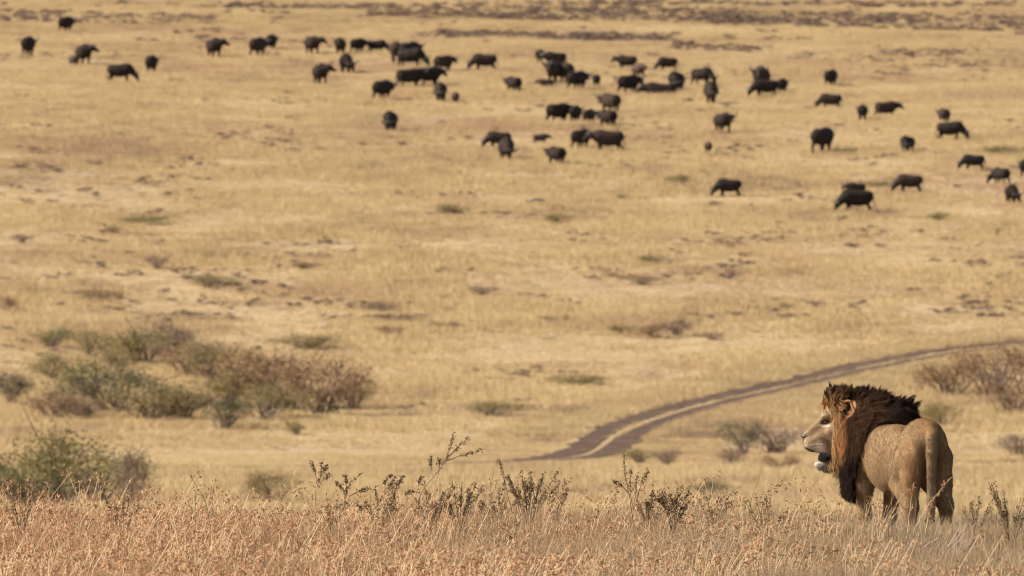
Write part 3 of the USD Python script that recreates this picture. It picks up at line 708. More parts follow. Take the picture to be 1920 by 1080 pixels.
# ------------------------------------------------------------------ buffalo
def buffalo_class(name, pose, hide, horned=True):
    path = '/World/' + name
    stage.CreateClassPrim(path)
    G = Field((-1.5, -1.0, -0.03), (2.1, 1.0, 1.85), 0.035)
    lie = pose == 'lie'; dz = -0.62 if lie else 0.0
    G.cone((-0.68, 0, 1.06 + dz), (0.42, 0, 1.06 + dz), 0.40, 0.45, 0.12); G.ell((-0.15, 0, 0.94 + dz), (0.85, 0.46, 0.46), 0.12)
    G.ell((0.40, 0, 1.36 + dz), (0.42, 0.18, 0.22), 0.12); G.ell((-0.82, 0, 1.16 + dz), (0.30, 0.30, 0.28), 0.12)
    nb = np.array((0.62, 0, 1.16 + dz))
    if pose == 'graze':
        hb, md, up = np.array((1.16, 0.05, 0.66)), np.array((0.42, 0.05, -0.9)), np.array((0.9, 0, 0.42))
    elif pose == 'turn':
        hb, md, up = np.array((1.02, 0.32, 1.24)), np.array((0.45, 0.80, -0.45)), np.array((0.25, 0.4, 0.9))
    elif pose == 'grazeturn':
        hb, md, up = np.array((1.05, 0.30, 0.68)), np.array((0.35, 0.35, -0.85)), np.array((0.75, 0.3, 0.5))
    else:
        hb, md, up = np.array((1.14, 0, 1.22 + dz)), np.array((0.80, 0, -0.60)), np.array((0.6, 0, 0.8))
    md = md / np.linalg.norm(md); up = up - md * (up @ md); up /= np.linalg.norm(up); rt = np.cross(md, up)
    G.cone(nb, hb, 0.37, 0.22, 0.12)
    mz = hb + md * 0.50
    G.cone(hb, mz, 0.165, 0.095, 0.05); G.ell(hb + md * 0.18 + up * 0.02, (0.17, 0.17, 0.17), 0.05)
    for s in (-1, 1):
        G.cone(hb + rt * s * 0.15, hb + rt * s * 0.38 - up * 0.08 - md * 0.02, 0.05, 0.06, 0.04)
        if lie:
            G.cone((0.35, s * 0.3, 0.3), (0.7, s * 0.32, 0.1), 0.14, 0.08, 0.08); G.cone((-0.7, s * 0.32, 0.3), (-0.3, s * 0.42, 0.12), 0.2, 0.09, 0.08)
            continue
        st = 0.14 * s if pose in ('stand', 'turn') else -0.10 * s
        G.cone((0.48, s * 0.2, 0.86), (0.46 + st * .5, s * 0.2, 0.45), 0.17, 0.085, 0.08); G.cone((0.46 + st * .5, s * 0.2, 0.45), (0.46 + st, s * 0.19, 0.02), 0.075, 0.062, 0.04)
        G.cone((-0.82, s * 0.19, 0.98), (-0.74 - st * .5, s * 0.2, 0.58), 0.22, 0.11, 0.08)
        G.cone((-0.74 - st * .5, s * 0.2, 0.58), (-0.90 - st, s * 0.2, 0.40), 0.10, 0.07, 0.04); G.cone((-0.90 - st, s * 0.2, 0.40), (-0.86 - st, s * 0.2, 0.02), 0.068, 0.062, 0.04)
    G.cone((-1.08, 0, 1.25 + dz), (-1.18, 0.03, max(0.62 + dz, 0.15)), 0.045, 0.03, 0.03); G.cone((-1.18, 0.03, max(0.66 + dz, 0.2)), (-1.18, 0.03, max(0.45 + dz, 0.08)), 0.045, 0.03, 0.03)
    v, f = G.mesh(); t = trimesh.Trimesh(v, f, process=False); trimesh.smoothing.filter_taubin(t, iterations=6)
    usdkit.mesh(stage, path + '/body', t, hide, True)
    if horned:
        for i, s in enumerate((-1, 1)):
            m_ = MB(); top = hb + up * 0.15 + md * 0.02
            cv = [top + rt * s * a + up * b - md * c for a, b, c in ((0.0, 0.02, 0), (0.14, 0.03, 0), (0.28, -0.05, 0.02), (0.40, -0.09, 0.05), (0.48, -0.02, 0.08), (0.49, 0.12, 0.08), (0.43, 0.24, 0.04))]
            m_.tube(cv, [0.085, 0.085, 0.07, 0.06, 0.048, 0.034, 0.012], 7)
            usdkit.mesh(stage, path + '/horn' + ('' if i == 0 else '_001'), m_.get(), M_horn, True)
    return path
BC = {}
for pose in ('stand', 'graze', 'turn', 'grazeturn', 'lie'):
    BC[pose] = buffalo_class('buffalo_' + pose, pose, M_buff)
    if pose in ('stand', 'graze', 'turn'):
        BC[pose + '_b'] = buffalo_class('buffalo_brown_' + pose, pose, M_buffbrown)
BC['calf'] = buffalo_class('buffalo_calf_stand', 'stand', M_calf, False)
BC['calfg'] = buffalo_class('buffalo_calf_graze', 'graze', M_calf, False)
# middle x, foot y, height in pixels, heading (0 = to the right, 90 = away), pose, label
HERD = [
    (124, 61, 29, 66, 'stand', 'buffalo highest and farthest at the top left, head to the right'),
    (53, 105, 36, 82, 'stand', 'buffalo seen from behind, leftmost of the whole herd'),
    (157, 121, 37, 288, 'turn', 'large buffalo at upper left with a small calf at its side'),
    (137, 124, 22, 110, 'calf', 'small calf pressed against the left side of a large buffalo at upper left'),
    (227, 154, 34, 355, 'graze', 'buffalo grazing side-on with head down to the right, lowest at upper left'),
    (284, 138, 34, 86, 'stand', 'lone buffalo seen from behind, right of the lowest grazing one at upper left'),
    (402, 108, 36, 288, 'turn', 'lone buffalo turning its head right, midway between the left group and the main herd'),
    (484, 107, 36, 70, 'stand_b', 'brownish buffalo from behind, left one of the pair leading the main herd at left'),
    (509, 94, 29, 80, 'stand', 'smaller buffalo from behind, right one of the pair leading the main herd at left'),
    (586, 102, 33, 292, 'turn', 'buffalo with horned head right, next to the pair leading the main herd at left'),
    (638, 102, 31, 265, 'stand_b', 'brownish buffalo facing the camera, directly above another end-on one'),
    (672, 100, 28, 58, 'stand', 'buffalo side-on in the top row, left of a lower grazing one'),
    (708, 99, 24, 350, 'graze', 'low grazing buffalo in long grass, just left of the dense upper clump'),
    (648, 137, 36, 275, 'grazeturn', 'end-on buffalo standing below the brownish one of the top row'),
    (601, 158, 38, 285, 'turn', 'lone buffalo at three quarters looking right, lowest below the left of the main herd row'),
    (743, 117, 38, 95, 'stand_b', 'brownish buffalo from behind at the left edge of the dense upper clump'),
    (769, 117, 38, 60, 'stand', 'tallest buffalo at the back of the dense upper clump'),
    (772, 125, 34, 345, 'graze', 'buffalo at the front of the dense upper clump with head stretched down right'),
    (833, 135, 31, 45, 'stand_b', 'buffalo side-on facing right, alone to the right of the dense upper clump'),
    (907, 133, 32, 183, 'graze_b', 'buffalo grazing side-on facing left, alone at the top middle of the picture'),
    (769, 165, 36, 25, 'stand', 'left one of two buffalo side-on in line below the dense upper clump'),
    (806, 163, 37, 38, 'stand', 'right one of two buffalo side-on in line below the dense upper clump'),
    (718, 188, 37, 60, 'stand', 'thickset dark buffalo at lower left below the dense upper clump'),
    (826, 190, 35, 265, 'graze_b', 'end-on buffalo with head down, beside a tiny red calf'),
    (854, 194, 23, 270, 'calf', 'tiny reddish calf right of the end-on buffalo with lowered head'),
    (732, 247, 38, 262, 'graze', 'lone end-on buffalo farthest down on the left half of the hillside'),
    (1012, 118, 25, 270, 'stand', 'small end-on buffalo at upper left of the central pile of animals'),
    (1040, 128, 30, 200, 'stand_b', 'buffalo at the top of the central pile, facing left'),
    (1040, 157, 42, 255, 'stand_b', 'large buffalo facing the camera, left middle of the central pile'),
    (1062, 157, 39, 100, 'stand_b', 'large buffalo from behind in the right middle of the central pile'),
    (1083, 170, 36, 58, 'stand', 'buffalo at the front of the central pile, stepping right'),
    (1023, 167, 21, 185, 'calf', 'reddish brown calf at the lower left foot of the central pile'),
    (1118, 162, 23, 95, 'stand', 'small dark buffalo just right of the central pile of animals'),
    (963, 174, 30, 118, 'stand', 'buffalo with head raised to the left, alone left of the central pile'),
    (1174, 131, 27, 165, 'stand', 'buffalo side-on in the upper right middle with a brown calf behind its right end'),
    (1198, 145, 27, 300, 'calf', 'brown calf behind the right end of a side-on buffalo in the upper right middle'),
    (1251, 133, 26, 195, 'graze_b', 'buffalo grazing with head down left, at the top right of the calf'),
    (1180, 177, 36, 48, 'stand', 'bulky buffalo with legs hidden in grass, left end of a long dark shadow band'),
    (1236, 179, 25, 180, 'lie', 'buffalo lying low in the grass between two standing ones'),
    (1268, 174, 39, 255, 'grazeturn', 'tall end-on buffalo beside the one lying down, at its right'),
    (1317, 159, 32, 320, 'graze', 'dark buffalo grazing to the right, partly behind a paler end-on one'),
    (1333, 194, 40, 268, 'graze_b', 'paler brownish end-on buffalo in front of a dark grazing one'),
    (1144, 213, 37, 120, 'stand_b', 'buffalo with head up to the left, at the back of the middle group of five'),
    (1048, 231, 37, 42, 'stand', 'leftmost buffalo of the middle group of five, side-on with tail hanging'),
    (1079, 230, 32, 80, 'stand', 'second buffalo from the left in the middle group of five'),
    (1105, 233, 29, 70, 'stand_b', 'shorter end-on buffalo in the centre of the middle group of five'),
    (1139, 240, 34, 120, 'stand', 'buffalo at the lower right of the middle group of five, facing left'),
    (934, 279, 32, 185, 'graze_b', 'buffalo grazing down to the left, half hidden behind an end-on one'),
    (949, 302, 43, 275, 'graze_b', 'end-on buffalo standing in front of the one grazing down left'),
    (1014, 270, 21, 10, 'calf', 'lone small brown calf standing side-on left of the nose to nose pair'),
    (1043, 310, 35, 118, 'stand', 'buffalo below the lone brown calf, lowest in the middle of the hillside'),
    (1090, 280, 37, 60, 'stand', 'left one of the nose to nose pair, seen at three quarters'),
    (1138, 286, 41, 182, 'stand_b', 'broad buffalo side-on facing left, right one of the nose to nose pair'),
    (1356, 248, 36, 295, 'stand', 'lone buffalo with horned head raised to the right, above a tiny calf'),
    (1328, 288, 24, 270, 'calf', 'tiny dark red calf alone below the buffalo with raised horned head'),
    (1428, 172, 46, 262, 'stand_b', 'tall buffalo facing the camera at the back of the small right clump'),
    (1434, 183, 34, 190, 'graze', 'buffalo grazing left at the front of the small right clump'),
    (1467, 175, 28, 80, 'stand', 'small buffalo at the right end of the small right clump'),
    (1558, 163, 32, 75, 'turn', 'lone end-on buffalo highest on the right, above one grazing left'),
    (1556, 205, 29, 178, 'graze_b', 'buffalo grazing left, directly below the highest lone one on the right'),
    (1617, 226, 30, 92, 'stand', 'narrow end-on buffalo immediately left of a broad one facing right'),
    (1663, 221, 31, 20, 'stand_b', 'broad buffalo facing right with grass hiding its legs, next to a narrow end-on one'),
    (1770, 233, 30, 100, 'stand_b', 'buffalo showing only its upper half behind one at the far right'),
    (1783, 263, 35, 350, 'graze', 'buffalo walking right with lowered head, in front of a half hidden one'),
    (1543, 286, 46, 65, 'turn', 'tall narrow buffalo seen from behind, leaning right, alone in the right half'),
    (1701, 285, 30, 245, 'grazeturn', 'small end-on buffalo with head down left, above the green patch of grass'),
    (1824, 319, 29, 180, 'graze', 'slim buffalo grazing left on long legs, below the green patch at the right'),
    (1876, 345, 31, 125, 'grazeturn', 'buffalo with lowered head to the left, above the lowest end-on one at the right edge'),
    (1921, 331, 32, 90, 'stand', 'buffalo cut off by the right edge of the picture'),
    (1896, 381, 35, 275, 'grazeturn', 'end-on buffalo lowest at the right edge'),
    (1365, 369, 33, 183, 'graze', 'buffalo grazing left deep in pale grass, lowest one left of the right group'),
    (1704, 361, 34, 182, 'graze_b', 'buffalo grazing left with legs showing, right of the lowest pair'),
    (1604, 368, 26, 200, 'stand_b', 'buffalo mostly hidden behind the lowest and nearest one'),
    (1605, 399, 43, 190, 'graze', 'nearest and lowest buffalo, large and dark, grazing to the left'),
]
for (x, y, hpx, ang, pose, label) in HERD:
    p = at(x, y)
    sc = hpx * p[1] / FPX / (0.95 if pose == 'lie' else 1.53)
    sc *= 1.0 if 'calf' in pose else 1.06
    thing('buffalo_calf' if pose.startswith('calf') else 'buffalo', p - [0, 0, 0.08], label, 'calf' if pose.startswith('calf') else 'buffalo', 'buffalo herd on the hillside', ang, (sc, sc * 1.10, sc), BC[pose])

# ------------------------------------------------------------------ shrubs
def leaf_cloud(rng, n, lobes, leaf, flat=1.0):
    c = rng.normal(0, 1, (lobes, 3)); c /= np.linalg.norm(c, axis=1, keepdims=True)
    c = c * [0.55, 0.55, 0.30] * rng.uniform(0.5, 1.0, (lobes, 1)) + [0, 0, 0.55]
    c[:, :2] *= 1.25; r = rng.uniform(0.10, 0.34, lobes); k = rng.choice(lobes, n, p=r ** 2 / (r ** 2).sum())
    d = rng.normal(0, 1, (n, 3)); d /= np.linalg.norm(d, axis=1, keepdims=True)
    p = c[k] + d * (r[k] * rng.uniform(0.15, 1.25, n))[:, None] * [1, 1, 0.9]
    p[:, 2] = np.abs(p[:, 2]) + 0.01
    a = rng.normal(0, 1, (n, 3)); a /= np.linalg.norm(a, axis=1, keepdims=True)
    b = np.cross(a, rng.normal(0, 1, (n, 3))); b /= np.linalg.norm(b, axis=1, keepdims=True)
    L = leaf * rng.uniform(0.6, 1.4, (n, 1)); w = L * 0.42
    v = np.stack([p - a * L, p + b * w, p + a * L, p - b * w], 1).reshape(-1, 3)
    o = np.arange(n)[:, None] * 4
    return (v, np.vstack([o + [0, 1, 2], o + [0, 2, 3]])), c

def bush_class(name, kind, seed, n=900, leaf=0.045, lobes=18, twigs=22):
    rng = np.random.default_rng(seed); path = '/World/' + name
    stage.CreateClassPrim(path)
    (v, f), c = leaf_cloud(rng, n, lobes, leaf)
    usdkit.mesh(stage, path + '/foliage', (v, f), M_leaf[kind])
    mb = MB()
    for i in range(twigs):
        e = c[i % lobes] + rng.normal(0, 0.14, 3) + [0, 0, 0.12]; b = np.array([*rng.normal(0, 0.10, 2), -0.05])
        m1 = (b + e) / 2 + [0, 0, 0.10]
        mb.tube([b, m1, e, e + (e - m1) * 0.12 + rng.normal(0, 0.05, 3)], [0.014, 0.010, 0.005, 0.002], 4)
    usdkit.mesh(stage, path + '/stems', mb.get(), M_twig)
    return path
SC = {}
for i, kd in enumerate(('green', 'dark', 'olive', 'brown', 'grey', 'black')):
    for j in range(2):
        thin = kd in ('grey', 'brown')
        SC[kd, j] = bush_class(f'shrub_{kd}' + ('_second' if j else ''), kd, 600 + 10 * i + j, n=2600 if thin else 3000, leaf=0.023, lobes=26, twigs=26 if thin else 22)
# middle x, base y, width, height in pixels, kind, variant, label   (base below 905: behind the near bank at a distance of 300 m)
SHRUBS = [
    (97, 654, 46, 36, 'green', 0, 'small bright green shrub alone at the upper left of the thicket'),
    (178, 672, 60, 42, 'olive', 0, 'olive shrub at the top left corner of the thicket'),
    (222, 695, 46, 34, 'olive', 1, 'small olive shrub between the top left corner and the middle of the thicket'),
    (268, 686, 84, 60, 'olive', 1, 'tall olive shrub at the top of the thicket, left of a grey twiggy one'),
    (322, 672, 54, 56, 'grey', 0, 'grey twiggy bare shrub standing highest in the thicket'),
    (296, 668, 46, 34, 'green', 1, 'green shrub at the foot of the grey twiggy one on top of the thicket'),
    (360, 705, 88, 54, 'brown', 0, 'brown shrub right of and below the grey twiggy one in the thicket'),
    (412, 722, 90, 62, 'olive', 0, 'olive brown shrub in the upper centre of the thicket'),
    (470, 742, 110, 72, 'brown', 1, 'broad brown shrub right of the centre of the thicket'),
    (440, 765, 110, 60, 'olive', 1, 'olive shrub directly above the dark green rounded bush of the thicket'),
    (535, 768, 120, 88, 'brown', 0, 'largest brown shrub in the right part of the thicket'),
    (498, 790, 90, 54, 'olive', 0, 'olive green shrub at the lower edge of the thicket, right of the dark rounded bush'),
    (606, 780, 100, 84, 'brown', 1, 'russet brown shrub at the right end of the thicket'),
    (660, 768, 46, 48, 'brown', 0, 'small thin brown shrub beyond the right end of the thicket'),
    (168, 752, 76, 62, 'green', 1, 'green shrub at the left end of the thicket'),
    (222, 775, 120, 66, 'dark', 0, 'dark green shrub in the lower left of the thicket'),
    (282, 790, 120, 62, 'olive', 1, 'olive brown shrub at the lower middle of the thicket'),
    (340, 788, 90, 44, 'brown', 1, 'low brown shrub left of the dark rounded bush in the thicket'),
    (422, 806, 66, 46, 'dark', 1, 'dark green rounded bush at the lower edge of the thicket'),
    (102, 716, 52, 42, 'olive', 0, 'faint olive shrub between the dark edge bush and the thicket'),
    (18, 758, 70, 54, 'black', 0, 'dense blackish green bush at the left edge of the picture'),
    (104, 790, 70, 50, 'brown', 0, 'thin brown shrub below the left end of the thicket'),
    (160, 788, 60, 34, 'grey', 1, 'thin grey shrub under the left green shrub of the thicket'),
    (556, 816, 36, 26, 'green', 0, 'tiny green shrub apart, below the right part of the thicket'),
    (30, 985, 150, 130, 'green', 0, 'large green bush behind the grass in the lower left corner'),
    (110, 985, 150, 156, 'olive', 1, 'tallest olive bush behind the grass at lower left'),
    (190, 985, 140, 118, 'green', 1, 'grey green bush behind the grass at lower left, third from the edge'),
    (250, 975, 66, 124, 'grey', 0, 'thin grey twiggy bush at the right end of the lower left bushes'),
    (60, 990, 190, 82, 'dark', 1, 'dark low bush at the foot of the lower left bushes'),
    (512, 985, 100, 96, 'olive', 0, 'blurred grey olive bush behind the grass left of the first dry weed'),
    (1392, 852, 80, 56, 'dark', 0, 'dark green bush below the track to the left of the lion'),
    (1452, 852, 100, 50, 'grey', 1, 'grey brown shrub touching the right side of a dark green bush left of the lion'),
    (1372, 872, 60, 30, 'grey', 0, 'low grey shrub below the dark green bush left of the lion'),
    (1462, 888, 70, 34, 'brown', 1, 'low brown shrub just left of the lion chin'),
    (1251, 876, 44, 34, 'grey', 1, 'small dark grey shrub between the track bend and the lion'),
    (1200, 868, 60, 26, 'olive', 1, 'faint low olive shrub right of the track bend'),
    (1335, 985, 60, 78, 'dark', 1, 'dark green bush rising behind the grass between a dry weed and the lion'),
    (1782, 745, 96, 60, 'brown', 1, 'brown shrub above the lion rump, left of a larger one'),
    (1870, 742, 110, 80, 'brown', 0, 'large brown shrub at the right edge above the lion'),
    (1900, 778, 90, 56, 'brown', 0, 'brown shrub at the right edge, lowest of the three behind the lion'),
    (1768, 800, 60, 36, 'olive', 0, 'low olive shrub at the right behind the lion rump'),
    (1905, 855, 60, 34, 'grey', 0, 'low grey shrub at the right edge level with the lion tail'),
    # low scrub on the open hillside
    (262, 421, 96, 15, 'green', 0, 'low green strip of scrub high on the left of the hillside'),
    (214, 440, 40, 14, 'brown', 1, 'small brown scrub under the green strip on the left hillside'),
    (837, 402, 84, 18, 'olive', 1, 'low olive strip of scrub in the upper middle of the hillside'),
    (1052, 419, 64, 16, 'olive', 0, 'low olive scrub just below the middle of the herd'),
    (1882, 292, 76, 16, 'green', 1, 'vivid green patch among the buffalo at the right'),
    (1756, 414, 44, 15, 'green', 0, 'small green tuft below the grazing buffalo at the right'),
    (295, 505, 40, 26, 'grey', 1, 'small grey scrub on the open left hillside'),
    (395, 540, 96, 22, 'olive', 0, 'thin olive scrub patch above the thicket on the open slope'),
    (182, 562, 76, 18, 'brown', 0, 'brown low scrub above the small bright green shrub'),
    (14, 584, 44, 26, 'brown', 1, 'brown scrub at the left edge halfway down the hillside'),
    (40, 456, 40, 16, 'grey', 0, 'small grey scrub at the left edge in the upper third'),
    (905, 556, 52, 20, 'grey', 1, 'grey brown tuft on the open slope above the right end of the dark central patch'),
    (712, 585, 76, 18, 'grey', 0, 'dark reddish scrub forming the top of the dark patch in the centre'),
    (752, 602, 110, 14, 'grey', 1, 'long dark scrub in the middle of the dark central patch'),
    (830, 618, 80, 13, 'brown', 1, 'flat brown scrub at the right end of the dark central patch'),
    (732, 630, 56, 18, 'brown', 0, 'brown scrub at the foot of the dark central patch'),
    (572, 655, 140, 26, 'olive', 1, 'olive strip of scrub right of and above the thicket'),
    (1226, 634, 60, 26, 'brown', 1, 'brown tuft of scrub above the track, left of a flatter one'),
    (1270, 630, 60, 30, 'grey', 0, 'grey tuft of scrub above the track'),
    (1170, 627, 60, 16, 'olive', 0, 'flat olive scrub above the bend of the track'),
    (1336, 638, 44, 14, 'brown', 0, 'small flat brown scrub above the middle of the track'),
    (1042, 608, 52, 16, 'brown', 1, 'small brown scrub on the open slope above the track bend'),
    (1080, 722, 110, 18, 'olive', 1, 'olive strip of scrub beside the track bend'),
    (920, 780, 130, 24, 'olive', 0, 'olive strip of scrub left of the track bend'),
    (1202, 534, 66, 16, 'brown', 0, 'small brown scrub in the centre right of the open slope'),
    (1224, 494, 56, 15, 'olive', 1, 'small olive scrub in the right centre of the open slope'),
    (1272, 346, 60, 16, 'olive', 0, 'small olive scrub left of the buffalo grazing in pale grass'),
    (1640, 352, 60, 12, 'olive', 1, 'low olive scrub beside the lowest pair of buffalo'),
    (575, 505, 60, 12, 'brown', 1, 'flat brown scrub in the left centre of the open slope'),
]
for i, (x, y, w, h, kd, j, label) in enumerate(SHRUBS):
    far = y < 905
    p = at(x, y) if far else near_at(x, 300.0 + (i * 7) % 23)
    m_ = p[1] / FPX
    hh = h * m_ if far else (CAMZ - p[2]) + (540 - (y - h)) * m_
    wid = w * m_
    wf = 1.5 if 'thicket' in label and 640 < y < 830 and h > 33 else 1.4 if 'the lion' in label and x > 1700 or 'at lower left' in label else 1.0
    thing('shrub', p, label, 'shrub', 'shrubs on the grassland', (i * 67) % 360, (wid * wf / 1.12, wid * wf / 1.12, max(hh, 0.25) * (1.12 if wf > 1 else 1.0) / 0.84), SC[kd, j])

# countless little dark tufts on the slope, thicker in the dark bands along the top
tuft = []
for i in range(4):
    rng = np.random.default_rng(800 + i); (v, f), _ = leaf_cloud(rng, 90, 6, 0.13); tuft.append((v * [1, 1, 0.7], f))
T = []
while len(T) < 1500:
    x, y_ = R.uniform(-20, 1940), 850 * R.random() ** 0.9
    q = meshkit.fbm(np.array([[x / 170, y_ / 26, 0.5]]), 3, 61)[0]
    if q > 0.50 + 0.14 * R.random() and not (1080 < x and 600 < y_) and y_ < 770:
        T.append((x, y_))
for (x0, x1, y0, y1, n) in ((690, 1400, 10, 46, 600), (820, 1260, 62, 80, 280), (1260, 1420, 84, 100, 110), (1340, 1920, 24, 62, 430), (1500, 1900, 100, 130, 120), (0, 400, 22, 52, 150), (1650, 1900, 90, 112, 150), (400, 700, 10, 20, 90), (1000, 1900, 4, 16, 180)):
    for _ in range(n):
        t = R.random(); T.append((x0 + t * (x1 - x0) + R.normal(0, 12), y0 + (y1 - y0) * (0.3 * t + 0.7 * R.random())))
T = np.array([at(a, b, 300, 1200) for a, b in T])
sc = R.uniform(0.16, 0.50, len(T)) * np.where(T[:, 1] > 1000, 1.6, 1.0)
instancer('scattered_scrub', tuft, [M_tuft] * 4, T, R.integers(0, 4, len(T)), R.uniform(0, 6.28, len(T)),
          np.column_stack([sc * 1.9, sc * 1.9, sc * 0.9]), label='countless low brown scrub tufts dotted over the hillside', category='scrub', kind='stuff')

# ------------------------------------------------------------------ dry weeds on the near bank
def weed(base, d, branches, label, leafy=1.0, leaf_mat=None, stem_mat=None, seed=0, thick=0.0042, group='dry weeds on the near bank', name='dry_weed', lsize=0.0125, cat='weed'):
    """branches: polylines in photograph pixels that grow from the plant's foot; leaves sit on the upper part of each"""
    rng = np.random.default_rng(900 + seed)
    foot = near_at(base, d, 0.03)
    m_ = d / FPX
    st, lf = MB(), MB()
    for br in branches:
        q = np.array([((x - 960) * m_ - foot[0], 0.0, CAMZ + (540 - y_) * m_ - foot[2]) for x, y_ in br])
        q[:, 1] = np.cumsum(rng.normal(0, 0.035, len(q)))
        if q[0, 2] < 0.05: q[0] = (q[0, 0], 0, 0)
        t = np.linspace(0, 1, len(q)); tt_ = np.linspace(0, 1, len(q) * 5)
        cv = np.stack([PchipInterpolator(t, q[:, k])(tt_) for k in range(3)], 1) + rng.normal(0, 0.0018, (len(tt_), 3))
        st.tube(cv, np.linspace(thick, thick * 0.4, len(cv)), 4)
        n = int(leafy * len(cv) * 3.0)
        for _ in range(n):
            s = rng.uniform(0.30, 1.0) ** 0.7; c = np.array([np.interp(s, tt_, cv[:, k]) for k in range(3)])
            o = rng.normal(0, 1, 3); o /= np.linalg.norm(o)
            c = c + o * rng.uniform(0.006, 0.024)
            for _ in range(3):
                a = rng.normal(0, 1, 3); a /= np.linalg.norm(a); b = np.cross(a, o); b /= np.linalg.norm(b) + 1e-9
                L = lsize * rng.uniform(0.5, 1.2)
                lf.add([c - a * L * .3, c + b * L * .4, c + a * L, c - b * L * .4], [(0, 1, 2), (0, 2, 3)])
    t = thing(name, foot, label, cat, group)
    obj('stem', st.get(), stem_mat or M_weedstem, str(t.GetPath()))
    if lf.n:
        obj('leaves', lf.get(), leaf_mat or M_weedleaf, str(t.GetPath()))
def fan(rng, x0, y0, n, w, h, x1=None):
    out = []
    for i in range(n):
        a = (i + 0.5) / n * 2 - 1 + rng.normal(0, 0.15); L = h * rng.uniform(0.6, 1.05)
        ex = (x1 or x0) + a * w / 2; out.append([(x0 + a * 3, y0), (x0 + (ex - x0) * 0.4, y0 - L * 0.45), (ex, y0 - L)])
        if rng.random() < 0.7:
            out.append([(x0 + (ex - x0) * 0.5, y0 - L * 0.52), (ex + rng.normal(0, w * .12), y0 - L * rng.uniform(.75, 1.0))])
    return out
fr_ = np.random.default_rng(3)
weed(592, 86, [[(592, 1010), (592, 930), (600, 895), (603, 866)], [(595, 912), (590, 885), (584, 868)], [(600, 895), (608, 882), (614, 872)], [(598, 905), (610, 897), (616, 888)]],
     'upright dry weed with forked leafy top, leftmost of the tall dry weeds', seed=1)
weed(646, 86, [[(646, 1020), (647, 935), (655, 908), (679, 888)], [(648, 932), (640, 915), (630, 906)], [(650, 925), (649, 905), (647, 893)], [(652, 935), (668, 945), (678, 955)], [(655, 930), (672, 922), (690, 915)]],
     'dry weed with spreading dark twigs, second from the left', seed=2)
weed(690, 85, [[(690, 1030), (698, 970), (722, 925), (743, 892)], [(728, 915), (745, 905), (758, 892)], [(722, 925), (722, 905), (735, 890)], [(735, 930), (742, 915), (752, 900)], [(742, 950), (738, 930), (732, 905)]],
     'dry weed leaning right with a dense leafy top, left of the tallest one', seed=3, leafy=1.2)
weed(768, 86, [[(768, 1005), (790, 925), (828, 875), (842, 845), (850, 812)], [(832, 870), (855, 842), (881, 819)], [(836, 864), (868, 854), (905, 843)], [(812, 893), (808, 875), (809, 858)], [(822, 882), (824, 868), (823, 862)],
                [(790, 925), (775, 922), (760, 924)], [(800, 910), (785, 905), (790, 893)]], 'tallest dry weed, leaning right with three long seeded branches', seed=4, leafy=1.1, thick=0.005)
weed(862, 86, fan(fr_, 862, 1000, 9, 90, 105, 862), 'bushy dry weed with many short dark twigs, right under the tallest weed', seed=5)
weed(990, 87, fan(fr_, 990, 985, 12, 100, 100, 998) + [[(960, 960), (945, 900), (936, 862)]], 'rounded dark leafed dry bush with one long shoot to its left', seed=6, leafy=1.3)
weed(1186, 86, [[(1190, 1010), (1180, 930), (1172, 890), (1170, 850)], [(1188, 960), (1192, 920), (1196, 888)], [(1194, 940), (1203, 905), (1216, 882)], [(1180, 930), (1165, 910), (1148, 902)], [(1186, 950), (1182, 915), (1182, 880)]],
     'dry weed with one tall thin spike, midway between the track bend and the lion', seed=7)
weed(1262, 86, fan(fr_, 1262, 1000, 8, 70, 92, 1270), 'low reddish dry weed, right of the weed with the tall thin spike', seed=8, leafy=1.2)
weed(1466, 80.5, [[(1466, 1090), (1464, 1050), (1460, 1018)], [(1466, 1080), (1474, 1055), (1476, 1045)]], 'yellow green weed stalk low in front of the lion, near the bottom edge', leaf_mat=M_weedyellow, seed=9, leafy=3.0, lsize=0.026)
weed(1436, 84, fan(fr_, 1436, 1030, 5, 80, 118, 1432), 'sparse thin dry weed beside the lion chest', seed=10, leafy=0.5)
weed(1895, 84, fan(fr_, 1895, 1030, 8, 90, 122, 1890), 'dry weed with many thin seeded stems at the right edge', seed=11, leafy=0.8)
weed(1826, 85, fan(fr_, 1826, 1020, 5, 60, 96, 1830), 'small dry weed between the lion tail and the right edge', seed=12, leafy=0.6)
weed(385, 86, [[(395, 1000), (385, 940), (372, 915), (356, 888)], [(396, 990), (398, 940), (406, 893)], [(365, 1000), (366, 950), (367, 920)]], 'thin bare forked twig weed standing alone left of the tall dry weeds', seed=13, leafy=0.12)
weed(40, 85, fan(fr_, 40, 1020, 7, 90, 120, 40), 'dry weed in front of the green bush in the lower left corner', seed=14, leafy=0.6)
weed(230, 86, fan(fr_, 230, 1010, 6, 80, 95, 226), 'short dry weed in front of the right end of the lower left bushes', seed=15, leafy=0.6)
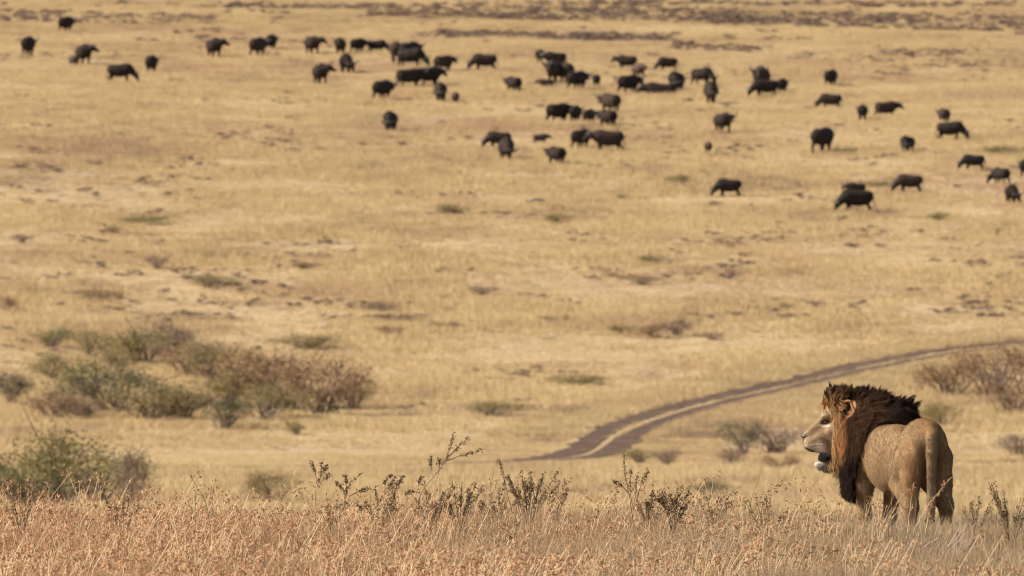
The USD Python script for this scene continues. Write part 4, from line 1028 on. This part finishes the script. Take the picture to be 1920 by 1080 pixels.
weed(1752, 84.5, [[(1712, 1000), (1735, 955), (1762, 920), (1786, 894)], [(1735, 1010), (1742, 965), (1752, 935)], [(1700, 1010), (1706, 950), (1712, 905)]],
     'bent straw grass stalks with rusty heads crossing in front of the lion tail', leaf_mat=M_oat, stem_mat=M_straw, seed=16, leafy=0.4, thick=0.003, lsize=0.018)
weed(1655, 84.5, fan(fr_, 1650, 1015, 9, 70, 88, 1656), 'reddish grass stalks standing in front of the lion forelegs', leaf_mat=M_oat, stem_mat=M_straw, seed=17, leafy=0.22, thick=0.0026, lsize=0.013)
weed(1735, 81.5, fan(fr_, 1735, 1090, 26, 230, 118, 1735), 'grey leafless dead shrub at the lower right in front of the lion', seed=18, leafy=0.0, stem_mat=M_deadtwig, thick=0.0045, name='dead_shrub', cat='shrub', group=None)
weed(1300, 81, fan(fr_, 1300, 1085, 18, 190, 110, 1300), 'grey leafless dead shrub low in the grass left of the yellow green stalk', seed=19, leafy=0.0, stem_mat=M_deadtwig, thick=0.0035, name='dead_shrub', cat='shrub', group=None)
weed(935, 82, fan(fr_, 935, 1070, 10, 140, 110, 945), 'pale dry weed low in the foreground below the rounded dark bush', seed=20, leafy=0.3, stem_mat=M_straw)

weed(622, 85, fan(fr_, 622, 1010, 6, 50, 84, 624), 'low tangle of thin brown twigs between the first and second tall dry weeds', seed=21, leafy=0.5, thick=0.003)
weed(712, 87, fan(fr_, 712, 1000, 8, 70, 92, 716), 'thin brown twiggy weed just left of the tallest weed foot', seed=22, leafy=0.7, thick=0.003)
weed(806, 86, fan(fr_, 806, 1005, 9, 80, 105, 818), 'tangled thin brown weed under the long branches of the tallest weed', seed=23, leafy=0.7, thick=0.003)
weed(925, 87, fan(fr_, 925, 1000, 9, 80, 96, 930), 'thin brown weed filling the gap left of the rounded dark bush', seed=24, leafy=0.7, thick=0.003)
weed(1040, 88, fan(fr_, 1040, 985, 6, 50, 82, 1046), 'short sparse weed at the right side of the rounded dark bush', seed=25, leafy=0.5, thick=0.003)
weed(1218, 86, fan(fr_, 1218, 1000, 7, 70, 86, 1222), 'thin reddish weed right beside the one with the tall thin spike', seed=26, leafy=0.7, thick=0.003)
weed(1340, 87, fan(fr_, 1340, 1000, 7, 90, 84, 1345), 'sparse thin weed in front of the dark green bush behind the grass', seed=27, leafy=0.5, thick=0.003)
